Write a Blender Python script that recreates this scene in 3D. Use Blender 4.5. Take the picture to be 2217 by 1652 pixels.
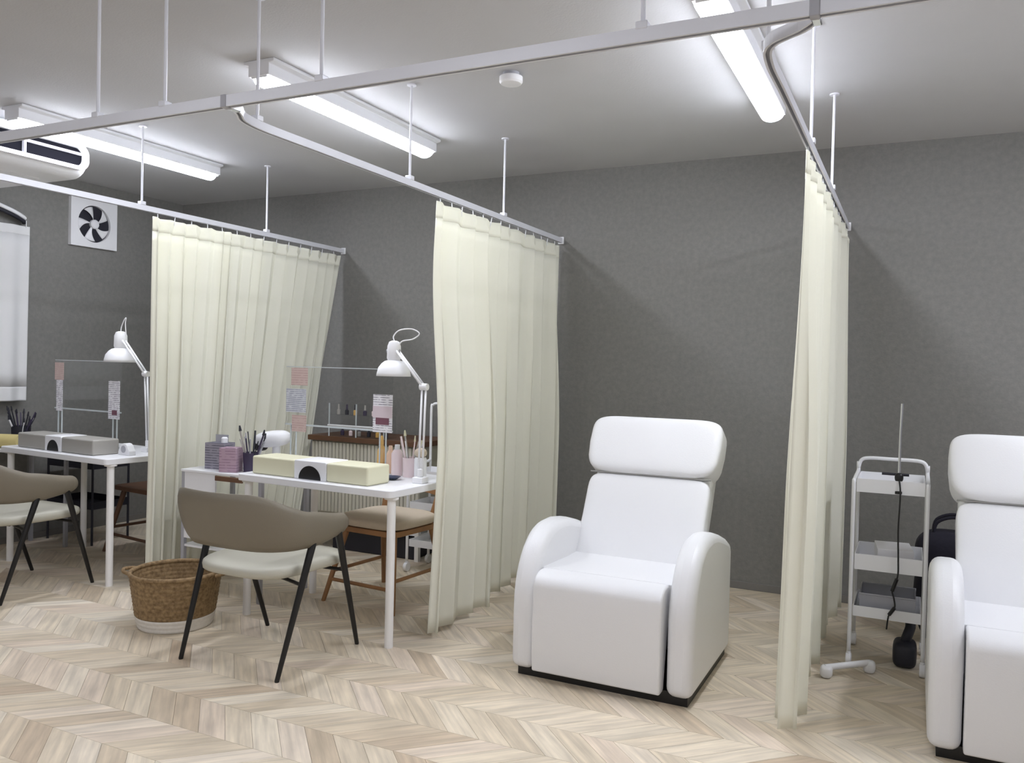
import bpy, bmesh, math, random
from mathutils import Vector, Matrix, Euler
from math import sin, cos, pi, radians, sqrt

# ------------------------------------------------------------------ reset
for o in list(bpy.data.objects): bpy.data.objects.remove(o, do_unlink=True)
scene = bpy.context.scene
COL = scene.collection
random.seed(7)

# ------------------------------------------------------------------ camera
FPX, YAW, PITCH, ROLL, CAMH = 1792.25, radians(26.0075), radians(-1.0952), radians(1.3699), 1.32
IW, IH = 2217.0, 1652.0
def cam_axes():
    f = Vector((-sin(YAW)*cos(PITCH), cos(YAW)*cos(PITCH), sin(PITCH)))
    r = Vector((cos(YAW), sin(YAW), 0)); u = r.cross(f)
    return r*cos(ROLL)+u*sin(ROLL), -r*sin(ROLL)+u*cos(ROLL), f
CR, CU, CF = cam_axes()
cd = bpy.data.cameras.new('camera'); cam = bpy.data.objects.new('camera', cd); COL.objects.link(cam)
cd.sensor_fit = 'HORIZONTAL'; cd.sensor_width = 36.0; cd.lens = FPX/IW*36.0; cd.clip_start = 0.05
m = Matrix.Identity(4)
for i in range(3): m[i][0] = CR[i]; m[i][1] = CU[i]; m[i][2] = -CF[i]
m[2][3] = CAMH
cam.matrix_world = m
scene.camera = cam
def project(p):
    d = Vector(p)-Vector((0, 0, CAMH)); z = d.dot(CF)
    if z < 0.05: return None
    return IW/2+FPX*d.dot(CR)/z, IH/2-FPX*d.dot(CU)/z, z

# ------------------------------------------------------------------ world, exposure
w = bpy.data.worlds.new('world'); scene.world = w; w.use_nodes = True
w.node_tree.nodes['Background'].inputs[0].default_value = (0.8, 0.85, 1, 1)
w.node_tree.nodes['Background'].inputs[1].default_value = 0.05
vs = scene.view_settings
vs.view_transform = 'Standard'; vs.look = 'None'; vs.gamma = 1.0; vs.use_curve_mapping = False
vs.exposure = 1.24
LAMP_STRENGTH = 22.0      # emission of the LED lenses (the only lights of the room)

# ------------------------------------------------------------------ room numbers
YW, XL, XR, YF, H = 5.119, -5.653, 3.1, -2.6, 2.62
ZR, YM = 2.162, 2.035                       # track height, main track
X1, X2, X3 = -3.951, -2.155, -0.380         # the three dividing tracks

# ------------------------------------------------------------------ materials
def lin(c):
    return tuple(((v/255.0)/12.92 if v/255.0 <= 0.04045 else ((v/255.0+0.055)/1.055)**2.4) for v in c)+(1.0,)
MATS = {}
def mat(name, rgb, rough=0.5, metal=0.0, noise=0.0, nscale=8.0, bump=0.0, bscale=60.0, sheen=0.0, sub=0.0, stretch=None, rgb2=None, spec=0.5):
    if name in MATS: return MATS[name]
    M = bpy.data.materials.new(name); M.use_nodes = True; MATS[name] = M
    nt = M.node_tree; b = nt.nodes['Principled BSDF']
    b.inputs['Base Color'].default_value = lin(rgb); b.inputs['Roughness'].default_value = rough
    b.inputs['Metallic'].default_value = metal
    b.inputs['Specular IOR Level'].default_value = spec
    if sheen: b.inputs['Sheen Weight'].default_value = sheen
    tc = nt.nodes.new('ShaderNodeTexCoord'); mp = nt.nodes.new('ShaderNodeMapping')
    nt.links.new(tc.outputs['Object'], mp.inputs[0])
    if stretch: mp.inputs['Scale'].default_value = stretch
    if noise or rgb2:
        n = nt.nodes.new('ShaderNodeTexNoise'); n.inputs['Scale'].default_value = nscale; n.inputs['Detail'].default_value = 6
        nt.links.new(mp.outputs[0], n.inputs['Vector'])
        r = nt.nodes.new('ShaderNodeValToRGB'); c = lin(rgb)
        d = lin(rgb2) if rgb2 else tuple(max(0, x*(1-noise)) for x in c[:3])+(1,)
        r.color_ramp.elements[0].position = 0.3; r.color_ramp.elements[1].position = 0.7
        r.color_ramp.elements[0].color = d; r.color_ramp.elements[1].color = c
        nt.links.new(n.outputs['Fac'], r.inputs[0]); nt.links.new(r.outputs[0], b.inputs['Base Color'])
    if bump:
        n2 = nt.nodes.new('ShaderNodeTexNoise'); n2.inputs['Scale'].default_value = bscale; n2.inputs['Detail'].default_value = 4
        nt.links.new(mp.outputs[0], n2.inputs['Vector'])
        bp = nt.nodes.new('ShaderNodeBump'); bp.inputs['Strength'].default_value = bump; bp.inputs['Distance'].default_value = 0.01
        nt.links.new(n2.outputs['Fac'], bp.inputs['Height']); nt.links.new(bp.outputs[0], b.inputs['Normal'])
    return M
def emissive(name, rgb, s):
    M = bpy.data.materials.new(name); M.use_nodes = True; nt = M.node_tree
    b = nt.nodes['Principled BSDF']; b.inputs['Base Color'].default_value = (0.9, 0.9, 0.9, 1)
    b.inputs['Emission Color'].default_value = lin(rgb); b.inputs['Emission Strength'].default_value = s
    return M
def acrylic(name, tint=(0.97, 0.975, 0.975), gloss=0.045):
    M = bpy.data.materials.new(name); M.use_nodes = True; nt = M.node_tree
    for n in list(nt.nodes):
        if n.type != 'OUTPUT_MATERIAL': nt.nodes.remove(n)
    out = [n for n in nt.nodes if n.type == 'OUTPUT_MATERIAL'][0]
    t = nt.nodes.new('ShaderNodeBsdfTransparent'); t.inputs[0].default_value = tint+(1,)
    g = nt.nodes.new('ShaderNodeBsdfGlossy'); g.inputs['Roughness'].default_value = 0.05
    mx = nt.nodes.new('ShaderNodeMixShader'); mx.inputs[0].default_value = gloss
    nt.links.new(t.outputs[0], mx.inputs[1]); nt.links.new(g.outputs[0], mx.inputs[2]); nt.links.new(mx.outputs[0], out.inputs[0])
    return M
def cloth(name, rgb, transl=0.3, bump=0.05):
    M = bpy.data.materials.new(name); M.use_nodes = True; nt = M.node_tree
    b = nt.nodes['Principled BSDF']; out = [n for n in nt.nodes if n.type == 'OUTPUT_MATERIAL'][0]
    b.inputs['Base Color'].default_value = lin(rgb); b.inputs['Roughness'].default_value = 0.85; b.inputs['Specular IOR Level'].default_value = 0.2
    tr = nt.nodes.new('ShaderNodeBsdfTranslucent'); tr.inputs[0].default_value = lin(rgb)
    mx = nt.nodes.new('ShaderNodeMixShader'); mx.inputs[0].default_value = transl
    tc = nt.nodes.new('ShaderNodeTexCoord'); n = nt.nodes.new('ShaderNodeTexNoise'); n.inputs['Scale'].default_value = 250
    bp = nt.nodes.new('ShaderNodeBump'); bp.inputs['Strength'].default_value = bump; bp.inputs['Distance'].default_value = 0.005
    nt.links.new(tc.outputs['Object'], n.inputs['Vector']); nt.links.new(n.outputs['Fac'], bp.inputs['Height']); nt.links.new(bp.outputs[0], b.inputs['Normal'])
    nt.links.new(b.outputs[0], mx.inputs[1]); nt.links.new(tr.outputs[0], mx.inputs[2]); nt.links.new(mx.outputs[0], out.inputs[0])
    return M
def wallpaper():
    M = bpy.data.materials.new('wallpaper'); M.use_nodes = True; nt = M.node_tree; b = nt.nodes['Principled BSDF']
    b.inputs['Roughness'].default_value = 0.8; b.inputs['Specular IOR Level'].default_value = 0.25
    tc = nt.nodes.new('ShaderNodeTexCoord')
    n1 = nt.nodes.new('ShaderNodeTexNoise'); n1.inputs['Scale'].default_value = 34; n1.inputs['Detail'].default_value = 8; n1.inputs['Roughness'].default_value = 0.65
    n2 = nt.nodes.new('ShaderNodeTexNoise'); n2.inputs['Scale'].default_value = 90; n2.inputs['Detail'].default_value = 3
    nt.links.new(tc.outputs['Object'], n1.inputs['Vector']); nt.links.new(tc.outputs['Object'], n2.inputs['Vector'])
    r = nt.nodes.new('ShaderNodeValToRGB'); r.color_ramp.elements[0].position = 0.3; r.color_ramp.elements[1].position = 0.72
    r.color_ramp.elements[0].color = lin((123, 122, 119)); r.color_ramp.elements[1].color = lin((136, 134, 130))
    nt.links.new(n1.outputs['Fac'], r.inputs[0]); nt.links.new(r.outputs[0], b.inputs['Base Color'])
    bp = nt.nodes.new('ShaderNodeBump'); bp.inputs['Strength'].default_value = 0.15; bp.inputs['Distance'].default_value = 0.01
    nt.links.new(n2.outputs['Fac'], bp.inputs['Height']); nt.links.new(bp.outputs[0], b.inputs['Normal'])
    return M
def plank_mat(name, per_island):
    M = bpy.data.materials.new(name); M.use_nodes = True; nt = M.node_tree; b = nt.nodes['Principled BSDF']; L = nt.links
    b.inputs['Roughness'].default_value = 0.42; b.inputs['Specular IOR Level'].default_value = 0.4
    if per_island: rnd = nt.nodes.new('ShaderNodeNewGeometry').outputs['Random Per Island']
    else: rnd = nt.nodes.new('ShaderNodeObjectInfo').outputs['Random']
    uv = nt.nodes.new('ShaderNodeUVMap'); uv.uv_map = 'UVMap'
    mul = nt.nodes.new('ShaderNodeMath'); mul.operation = 'MULTIPLY'; mul.inputs[1].default_value = 37.0; L.new(rnd, mul.inputs[0])
    cb = nt.nodes.new('ShaderNodeCombineXYZ'); L.new(mul.outputs[0], cb.inputs[0]); L.new(mul.outputs[0], cb.inputs[1])
    add = nt.nodes.new('ShaderNodeVectorMath'); L.new(uv.outputs[0], add.inputs[0]); L.new(cb.outputs[0], add.inputs[1])
    mp = nt.nodes.new('ShaderNodeMapping'); mp.inputs['Scale'].default_value = (3.0, 45.0, 1.0); L.new(add.outputs[0], mp.inputs[0])
    n = nt.nodes.new('ShaderNodeTexNoise'); n.inputs['Scale'].default_value = 1.0; n.inputs['Detail'].default_value = 5; L.new(mp.outputs[0], n.inputs['Vector'])
    mp2 = nt.nodes.new('ShaderNodeMapping'); mp2.inputs['Scale'].default_value = (5.0, 14.0, 1.0); L.new(add.outputs[0], mp2.inputs[0])
    n2 = nt.nodes.new('ShaderNodeTexNoise'); n2.inputs['Scale'].default_value = 1.0; n2.inputs['Detail'].default_value = 3; L.new(mp2.outputs[0], n2.inputs['Vector'])
    base = nt.nodes.new('ShaderNodeValToRGB'); cr = base.color_ramp; cr.interpolation = 'LINEAR'
    cols = [(0.0, (206, 186, 160)), (0.12, (222, 206, 180)), (0.34, (236, 222, 198)), (0.52, (220, 204, 178)), (0.68, (240, 228, 206)), (0.84, (230, 212, 190)), (1.0, (243, 232, 212))]
    while len(cr.elements) < len(cols): cr.elements.new(0.5)
    for e, (p, c) in zip(cr.elements, cols): e.position = p; e.color = lin(c)
    L.new(rnd, base.inputs[0])
    mr = nt.nodes.new('ShaderNodeMapRange'); mr.inputs['From Min'].default_value = 0.35; mr.inputs['From Max'].default_value = 0.7
    mr.inputs['To Min'].default_value = 0.76; mr.inputs['To Max'].default_value = 1.06; L.new(n.outputs['Fac'], mr.inputs[0])
    mr2 = nt.nodes.new('ShaderNodeMapRange'); mr2.inputs['From Min'].default_value = 0.3; mr2.inputs['From Max'].default_value = 0.7
    mr2.inputs['To Min'].default_value = 0.86; mr2.inputs['To Max'].default_value = 1.04; L.new(n2.outputs['Fac'], mr2.inputs[0])
    mm = nt.nodes.new('ShaderNodeMath'); mm.operation = 'MULTIPLY'; L.new(mr.outputs[0], mm.inputs[0]); L.new(mr2.outputs[0], mm.inputs[1])
    sc = nt.nodes.new('ShaderNodeVectorMath'); sc.operation = 'SCALE'; L.new(base.outputs[0], sc.inputs[0]); L.new(mm.outputs[0], sc.inputs['Scale'])
    L.new(sc.outputs[0], b.inputs['Base Color'])
    return M
def stripes(name, rgb, ink, scale, thr=0.5, axis=2):
    """paper with rows of printed lines"""
    M = bpy.data.materials.new(name); M.use_nodes = True; nt = M.node_tree; b = nt.nodes['Principled BSDF']; L = nt.links
    b.inputs['Roughness'].default_value = 0.6
    tc = nt.nodes.new('ShaderNodeTexCoord'); wv = nt.nodes.new('ShaderNodeTexWave'); wv.bands_direction = 'XYZ'[axis]
    wv.inputs['Scale'].default_value = scale; wv.inputs['Distortion'].default_value = 0
    ns = nt.nodes.new('ShaderNodeTexNoise'); ns.inputs['Scale'].default_value = scale*1.5
    L.new(tc.outputs['Object'], wv.inputs['Vector']); L.new(tc.outputs['Object'], ns.inputs['Vector'])
    a = nt.nodes.new('ShaderNodeMath'); a.operation = 'MULTIPLY'; L.new(wv.outputs['Fac'], a.inputs[0]); L.new(ns.outputs['Fac'], a.inputs[1])
    g = nt.nodes.new('ShaderNodeMath'); g.operation = 'GREATER_THAN'; g.inputs[1].default_value = thr*0.7; L.new(a.outputs[0], g.inputs[0])
    mx = nt.nodes.new('ShaderNodeMix'); mx.data_type = 'RGBA'; mx.inputs[6].default_value = lin(rgb); mx.inputs[7].default_value = lin(ink)
    L.new(g.outputs[0], mx.inputs[0]); L.new(mx.outputs[2], b.inputs['Base Color'])
    return M

M_WALL = wallpaper()
M_CEIL = mat('ceiling_paint', (198, 198, 200), 0.85, noise=0.03, nscale=3, bump=0.08, bscale=120, spec=0.2)
M_SUB = mat('subfloor', (120, 106, 92), 0.8)
M_BASE = mat('baseboard_vinyl', (122, 119, 115), 0.6)
M_PLANK = plank_mat('plank_vinyl', False); M_PLANKF = plank_mat('plank_vinyl_field', True)
M_LED = emissive('led_lens', (240, 244, 255), LAMP_STRENGTH)
M_FIXT = mat('fixture_white', (235, 236, 240), 0.45)
M_TRACK = mat('track_aluminium', (222, 223, 229), 0.4, metal=0.1)
M_ROD = mat('rod_white', (226, 227, 234), 0.4)
M_CHROME = mat('chrome', (210, 212, 216), 0.15, metal=1.0)
M_PLASTW = mat('white_plastic', (238, 238, 240), 0.4)
M_PLASTG = mat('grey_plastic', (170, 170, 176), 0.5)
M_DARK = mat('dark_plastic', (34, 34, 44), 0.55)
M_BLACK = mat('black_metal', (14, 13, 14), 0.4)
M_CURT = cloth('cream_curtain', (248, 247, 235), 0.34)
M_CURTH = cloth('cream_curtain_header', (247, 246, 233), 0.28)
M_CURTW = cloth('white_curtain', (240, 240, 240), 0.25)
M_LEATH = mat('white_leather', (233, 233, 234), 0.38, bump=0.06, bscale=180)
M_LEATHG = mat('leather_seam', (165, 163, 160), 0.6)
M_TAUPE = mat('taupe_leather', (120, 112, 97), 0.5, bump=0.06, bscale=200)
M_TAUPE2 = mat('pale_taupe_leather', (184, 181, 166), 0.5, bump=0.06, bscale=200)
M_TABLE = mat('white_laminate', (236, 236, 238), 0.35)
M_LEGW = mat('white_enamel', (240, 238, 236), 0.35)
M_WOOD = mat('oak', (168, 124, 82), 0.5, rgb2=(132, 92, 58), nscale=6, stretch=(1, 1, 0.15))
M_WOODD = mat('walnut', (110, 78, 56), 0.5, rgb2=(86, 58, 42), nscale=6, stretch=(1, 1, 0.15))
M_BEIGE = mat('beige_fabric', (206, 192, 172), 0.8, bump=0.1, bscale=150)
M_WICK = mat('seagrass', (158, 132, 94), 0.75, rgb2=(108, 84, 54), nscale=60)
M_WICKW = mat('white_seagrass', (228, 222, 212), 0.75, noise=0.12, nscale=60)
M_CREAM = mat('cream_vinyl', (222, 219, 190), 0.45)
M_GREYV = mat('grey_vinyl', (166, 163, 156), 0.45)
M_ACRYL = acrylic('clear_acrylic'); M_ACRE = mat('acrylic_edge', (200, 206, 208), 0.2)
M_BOXG = stripes('grey_box_print', (150, 146, 156), (104, 102, 114), 22)
M_BOXP = stripes('pink_box_print', (176, 150, 164), (150, 122, 140), 20, 0.6)
M_PPINK = stripes('pink_sheet', (204, 182, 175), (188, 160, 154), 24, 0.55)
M_PGREY = stripes('grey_sheet', (206, 208, 214), (150, 154, 168), 30, 0.5)
M_PWHITE = stripes('white_sheet', (232, 230, 234), (150, 146, 156), 26, 0.6)
M_AMBER = mat('amber_plastic', (214, 170, 96), 0.3)
M_PEACH = mat('peach_plastic', (238, 204, 176), 0.35)
M_PINKW = mat('pale_pink_plastic', (240, 222, 224), 0.4)
M_NAVY = mat('navy_glaze', (58, 66, 92), 0.3)
M_NAVYF = mat('navy_fabric', (26, 24, 38), 0.85, bump=0.2, bscale=60)
M_PURPLE = mat('dark_purple', (58, 50, 74), 0.5)
M_BOTTLE = mat('clear_grey_bottle', (170, 166, 160), 0.2)
M_YELLOW = mat('ochre_fabric', (206, 190, 130), 0.8)
M_RIB = mat('ribbed_beige', (204, 200, 186), 0.6); M_CABB = mat('cabinet_body', (178, 174, 160), 0.6)
M_PAPER = mat('plain_paper', (232, 230, 232), 0.7)

# ------------------------------------------------------------------ mesh helpers
def new(name, bm, material, parent=None, smooth=False, bevel=0.0, bseg=3, loc=None, rot=None, recalc=True):
    if recalc: bmesh.ops.recalc_face_normals(bm, faces=bm.faces)
    me = bpy.data.meshes.new(name); bm.to_mesh(me); bm.free()
    if material: me.materials.append(material)
    if smooth:
        for p in me.polygons: p.use_smooth = True
        if smooth == 'auto':
            me.set_sharp_from_angle(angle=radians(35))
    o = bpy.data.objects.new(name, me); COL.objects.link(o)
    if parent: o.parent = parent
    if loc: o.location = loc
    if rot: o.rotation_euler = rot
    if bevel:
        md = o.modifiers.new('bevel', 'BEVEL'); md.width = bevel; md.segments = bseg; md.limit_method = 'ANGLE'; md.angle_limit = radians(40)
        for p in me.polygons: p.use_smooth = True
        me.set_sharp_from_angle(angle=radians(40))
    return o
def tag(o, label, cat, group=None):
    o['label'] = label; o['category'] = cat
    if group: o['group'] = group
    return o
def thing(name, label, cat, loc=(0, 0, 0), rz=0.0, group=None):
    o = bpy.data.objects.new(name, None); COL.objects.link(o); o.location = loc; o.rotation_euler = (0, 0, rz); o.empty_display_size = 0.1
    return tag(o, label, cat, group)
def struct(o): o['kind'] = 'structure'; return o
def dup(root, loc, rz, label, group=None):
    r = root.copy(); COL.objects.link(r); r.location = loc; r.rotation_euler = (0, 0, rz); r['label'] = label
    if group: r['group'] = group
    for ch in list(root.children):
        c = ch.copy(); COL.objects.link(c); c.parent = r
        for g in list(ch.children):
            d = g.copy(); COL.objects.link(d); d.parent = c
    return r
def B(): return bmesh.new()
def box(bm, x0, x1, y0, y1, z0, z1, mx=None):
    v = [bm.verts.new((x, y, z)) for z in (z0, z1) for y in (y0, y1) for x in (x0, x1)]
    for f in ((0, 2, 3, 1), (4, 5, 7, 6), (0, 1, 5, 4), (2, 6, 7, 3), (0, 4, 6, 2), (1, 3, 7, 5)): bm.faces.new([v[i] for i in f])
    if mx is not None: bmesh.ops.transform(bm, matrix=mx, verts=v)
    return bm
def tube(bm, pts, r, seg=12, caps=True, closed=False):
    pts = [Vector(p) for p in pts]; n = len(pts)
    rad = r if isinstance(r, (list, tuple)) else [r]*n
    rings = []; prev = None
    for i, p in enumerate(pts):
        if closed: t = (pts[(i+1) % n]-pts[i-1]).normalized()
        else: t = (pts[min(i+1, n-1)]-pts[max(i-1, 0)]).normalized()
        if prev is None:
            a = Vector((0, 0, 1)) if abs(t.z) < 0.9 else Vector((1, 0, 0))
            nrm = t.cross(a).normalized()
        else:
            nrm = prev-t*prev.dot(t)
            nrm = nrm.normalized() if nrm.length > 1e-6 else t.orthogonal().normalized()
        prev = nrm; bn = t.cross(nrm)
        rings.append([bm.verts.new(p+(nrm*cos(2*pi*k/seg)+bn*sin(2*pi*k/seg))*rad[i]) for k in range(seg)])
    for i in range(n if closed else n-1):
        a, b = rings[i], rings[(i+1) % n]
        for k in range(seg): bm.faces.new((a[k], a[(k+1) % seg], b[(k+1) % seg], b[k]))
    if caps and not closed:
        bm.faces.new(rings[0][::-1]); bm.faces.new(rings[-1])
    return bm
def lathe(bm, prof, seg=32, c=(0, 0, 0), sx=1.0, sy=1.0, cap0=True, cap1=True):
    rings = []
    for r, z in prof: rings.append([bm.verts.new((c[0]+r*sx*cos(2*pi*k/seg), c[1]+r*sy*sin(2*pi*k/seg), c[2]+z)) for k in range(seg)])
    for a, b in zip(rings, rings[1:]):
        for k in range(seg): bm.faces.new((a[k], a[(k+1) % seg], b[(k+1) % seg], b[k]))
    if cap0: bm.faces.new(rings[0][::-1])
    if cap1: bm.faces.new(rings[-1])
    return bm
def extr(bm, poly, axis, a0, a1):
    """extrude a 2D polygon: axis 'x' poly=(y,z); 'y' poly=(x,z); 'z' poly=(x,y)"""
    def P(p, a): return {'x': (a, p[0], p[1]), 'y': (p[0], a, p[1]), 'z': (p[0], p[1], a)}[axis]
    A = [bm.verts.new(P(p, a0)) for p in poly]; Bv = [bm.verts.new(P(p, a1)) for p in poly]; n = len(poly)
    bm.faces.new(A[::-1]); bm.faces.new(Bv)
    for i in range(n): bm.faces.new((A[i], A[(i+1) % n], Bv[(i+1) % n], Bv[i]))
    return bm
def spow(v, e): return math.copysign(abs(v)**e, v)
def cushion(bm, sx, sy, sz, e1=0.35, e2=0.3, nu=40, nv=20, c=(0, 0, 0), mx=None, fn=None):
    rings = []; allv = []
    for j in range(1, nv):
        v = -pi/2+pi*j/nv; ring = []
        for i in range(nu):
            u = 2*pi*i/nu
            p = Vector((sx/2*spow(cos(v), e1)*spow(cos(u), e2), sy/2*spow(cos(v), e1)*spow(sin(u), e2), sz/2*spow(sin(v), e1)))
            ring.append(p)
        rings.append(ring)
    bot = Vector((0, 0, -sz/2)); top = Vector((0, 0, sz/2))
    if fn: rings = [[fn(p) for p in r] for r in rings]; bot = fn(bot); top = fn(top)
    C = Vector(c)
    def T(p): return (mx @ (p+C)) if mx is not None else p+C
    R = [[bm.verts.new(T(p)) for p in r] for r in rings]
    vb = bm.verts.new(T(bot)); vt = bm.verts.new(T(top))
    for a, b in zip(R, R[1:]):
        for k in range(nu): bm.faces.new((a[k], a[(k+1) % nu], b[(k+1) % nu], b[k]))
    for k in range(nu):
        bm.faces.new((vb, R[0][(k+1) % nu], R[0][k])); bm.faces.new((vt, R[-1][k], R[-1][(k+1) % nu]))
    return bm
def arc(cx, cy, r, a0, a1, n): return [(cx+r*cos(radians(a0+(a1-a0)*i/n)), cy+r*sin(radians(a0+(a1-a0)*i/n))) for i in range(n+1)]
def smooth(t): t = max(0.0, min(1.0, t)); return t*t*(3-2*t)
def catmull(pts, n=8):
    P = [Vector(p) for p in pts]; out = []
    for i in range(len(P)-1):
        p0 = P[max(i-1, 0)]; p1 = P[i]; p2 = P[i+1]; p3 = P[min(i+2, len(P)-1)]
        for k in range(n):
            t = k/n
            out.append(0.5*((2*p1)+(p2-p0)*t+(2*p0-5*p1+4*p2-p3)*t*t+(3*p1-p0-3*p2+p3)*t**3))
    out.append(P[-1]); return out

# ================================================================== THE ROOM
bm = B(); box(bm, XL-0.12, XR+0.12, YF-0.12, YW+0.12, -0.10, -0.0035); floor = struct(new('floor', bm, M_SUB))
bm = B(); box(bm, XL-0.12, XR+0.12, YF-0.12, YW+0.12, H, H+0.1); struct(new('ceiling', bm, M_CEIL))
bm = B(); box(bm, XL-0.12, XR+0.12, YW, YW+0.12, 0, H); struct(new('wall_back', bm, M_WALL))
bm = B(); box(bm, XL-0.12, XL, YF, YW, 0, H); struct(new('wall_left', bm, M_WALL))
bm = B(); box(bm, XR, XR+0.12, YF, YW, 0, H); struct(new('wall_right', bm, M_CEIL))
bm = B(); box(bm, XL-0.12, XR+0.12, YF-0.12, YF, 0, H); struct(new('wall_front', bm, M_CEIL))
bm = B(); box(bm, XL+0.008, XR, YW-0.008, YW, 0, 0.045); struct(new('baseboard_back', bm, M_BASE, bevel=0.003))
bm = B(); box(bm, XL, XL+0.008, YF, YW-0.008, 0, 0.045); struct(new('baseboard_left', bm, M_BASE, bevel=0.003))

# chevron floor: rows of short mitred planks, rows run along x
ROW, STEP, Y0ROW, GAP = 0.2162, 0.1275, 1.914, 0.0012
def plank_mesh(name, s):
    # local frame: origin at the plank centre, local x along the plank; s=+1 leans "/" , -1 leans "\"
    hl = ROW/2; hw = STEP/2-GAP/2*1.414
    pts = [(-s*hl-hw, -hl+GAP/2), (-s*hl+hw, -hl+GAP/2), (s*hl+hw, hl-GAP/2), (s*hl-hw, hl-GAP/2)]
    return pts
def plank_verts(s): return plank_mesh('', s)
def plank_data(name, s):
    me = bpy.data.meshes.new(name); pts = plank_verts(s)
    V = [(x, y, -0.0035) for x, y in pts]+[(x, y, 0.0) for x, y in pts]
    F = [(4, 5, 6, 7), (0, 1, 5, 4), (1, 2, 6, 5), (2, 3, 7, 6), (3, 0, 4, 7)]
    me.from_pydata(V, [], F); me.materials.append(M_PLANK); uvs(me, s); return me
def uvs(me, s, ss=None):
    uv = me.uv_layers.new(name='UVMap')
    for p in me.polygons:
        q = ss[p.index] if ss else s
        for li in p.loop_indices:
            x, y, _ = me.vertices[me.loops[li].vertex_index].co
            uv.data[li].uv = ((q*x+y)*0.7071, (x-q*y)*0.7071)
PD = {1: plank_data('plank', 1), -1: plank_data('plank', -1)}
cands = []; field = []
k0 = int(math.floor((YF-Y0ROW)/ROW))
k = k0
while True:
    ya = Y0ROW+k*ROW
    if ya > YW: break
    s = 1 if k % 2 == 0 else -1
    cx = XL-0.3
    off = 0.0
    n = 0
    while True:
        x = XL-0.2+n*STEP; n += 1
        if x > XR+0.2: break
        cy = ya+ROW/2
        pts = [(x+px, cy+py) for px, py in plank_verts(s)]
        inside = all(XL+0.001 < px < XR-0.001 and YF+0.001 < py < YW-0.001 for px, py in pts)
        pr = project((x, cy, 0))
        if inside and pr and -60 < pr[0] < IW+60 and pr[1] < IH+60: cands.append((pr[2], x, cy, s))
        else: field.append((x, cy, s, inside))
    k += 1
cands.sort()
for i, (d, x, cy, s) in enumerate(cands):
    if i >= 300: field.append((x, cy, s, True)); continue
    o = bpy.data.objects.new('plank', PD[s]); COL.objects.link(o); o.parent = floor; o.location = (x, cy, 0)
def clip(poly, ax, lim, sgn):
    out = []
    for i in range(len(poly)):
        a, b = poly[i-1], poly[i]; da = sgn*(lim-a[ax]); db = sgn*(lim-b[ax])
        if (da >= 0) != (db >= 0):
            t = da/(da-db); out.append((a[0]+(b[0]-a[0])*t, a[1]+(b[1]-a[1])*t))
        if db >= 0: out.append(b)
    return out
V = []; F = []; SS = []
for x, cy, s, inside in field:
    poly = [(x+px, cy+py) for px, py in plank_verts(s)]
    if not inside:
        for ax, lim, sg in ((0, XL, -1), (0, XR, 1), (1, YF, -1), (1, YW, 1)):
            poly = clip(poly, ax, lim, sg)
            if len(poly) < 3: break
        if len(poly) < 3: continue
    b0 = len(V); n = len(poly); V += [(a, b, -0.0035) for a, b in poly]+[(a, b, 0.0) for a, b in poly]
    F.append(tuple(range(b0+n, b0+2*n))); SS.append(s)
    for i in range(n): F.append((b0+i, b0+(i+1) % n, b0+n+(i+1) % n, b0+n+i)); SS.append(s)
me = bpy.data.meshes.new('plank_field'); me.from_pydata(V, [], F); me.materials.append(M_PLANKF); uvs(me, 1, SS)
pf = bpy.data.objects.new('plank_field', me); COL.objects.link(pf); pf.parent = floor; pf['kind'] = 'stuff'

# ================================================================== CEILING LIGHTS
def ceiling_light(x, y0, y1, label):
    yc = (y0+y1)/2; hl = (y1-y0)/2
    t = thing('ceiling_light', label, 'ceiling light', (x, yc, H), 0, 'linear LED ceiling lights')
    bm = B(); extr(bm, [(-0.085, 0), (-0.085, -0.014), (-0.058, -0.02), (-0.058, -0.070), (0.058, -0.070), (0.058, -0.02), (0.085, -0.014), (0.085, 0)], 'y', -hl-0.03, hl+0.03)
    new('housing', bm, M_FIXT, t, bevel=0.003, bseg=2)
    bm = B(); prof = [(-0.052, -0.066)]+[(0.054*cos(radians(a)), -0.0705-0.036*sin(radians(a))) for a in range(180, -1, -15)]+[(0.052, -0.066)]
    extr(bm, prof, 'y', -hl, hl); new('lens', bm, M_LED, t, smooth='auto')
    for s in (-1, 1):
        bm = B(); box(bm, -0.044, 0.044, min(s*(hl+0.001), s*(hl+0.028)), max(s*(hl+0.001), s*(hl+0.028)), -0.078, -0.067); new('end_cap', bm, M_FIXT, t, bevel=0.004)
    return t
ceiling_light(-4.29, 2.78, 4.11, 'lit linear LED ceiling light next to the ceiling air conditioner')
ceiling_light(-2.60, 2.78, 4.11, 'lit linear LED ceiling light above the table with the cream hand rest')
ceiling_light(-0.655, 2.78, 4.11, 'lit linear LED ceiling light above the curtain beside the wheeled cart')
ceiling_light(1.10, 2.78, 4.11, 'lit linear LED ceiling light added out of view beyond the recliner by the wheeled cart')  # unseen fixture, added to raise the light level
ceiling_light(2.70, 2.78, 4.11, 'lit linear LED ceiling light added out of view next to the white side wall')  # added out of view to brighten the sides of curtains and recliner
for x in (-3.5, -1.7, 0.1): ceiling_light(x, -0.75, 0.58, 'lit linear LED ceiling light added out of view over the open floor in front of the stalls')  # added unseen row that lifts the light on the front floor and track

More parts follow.
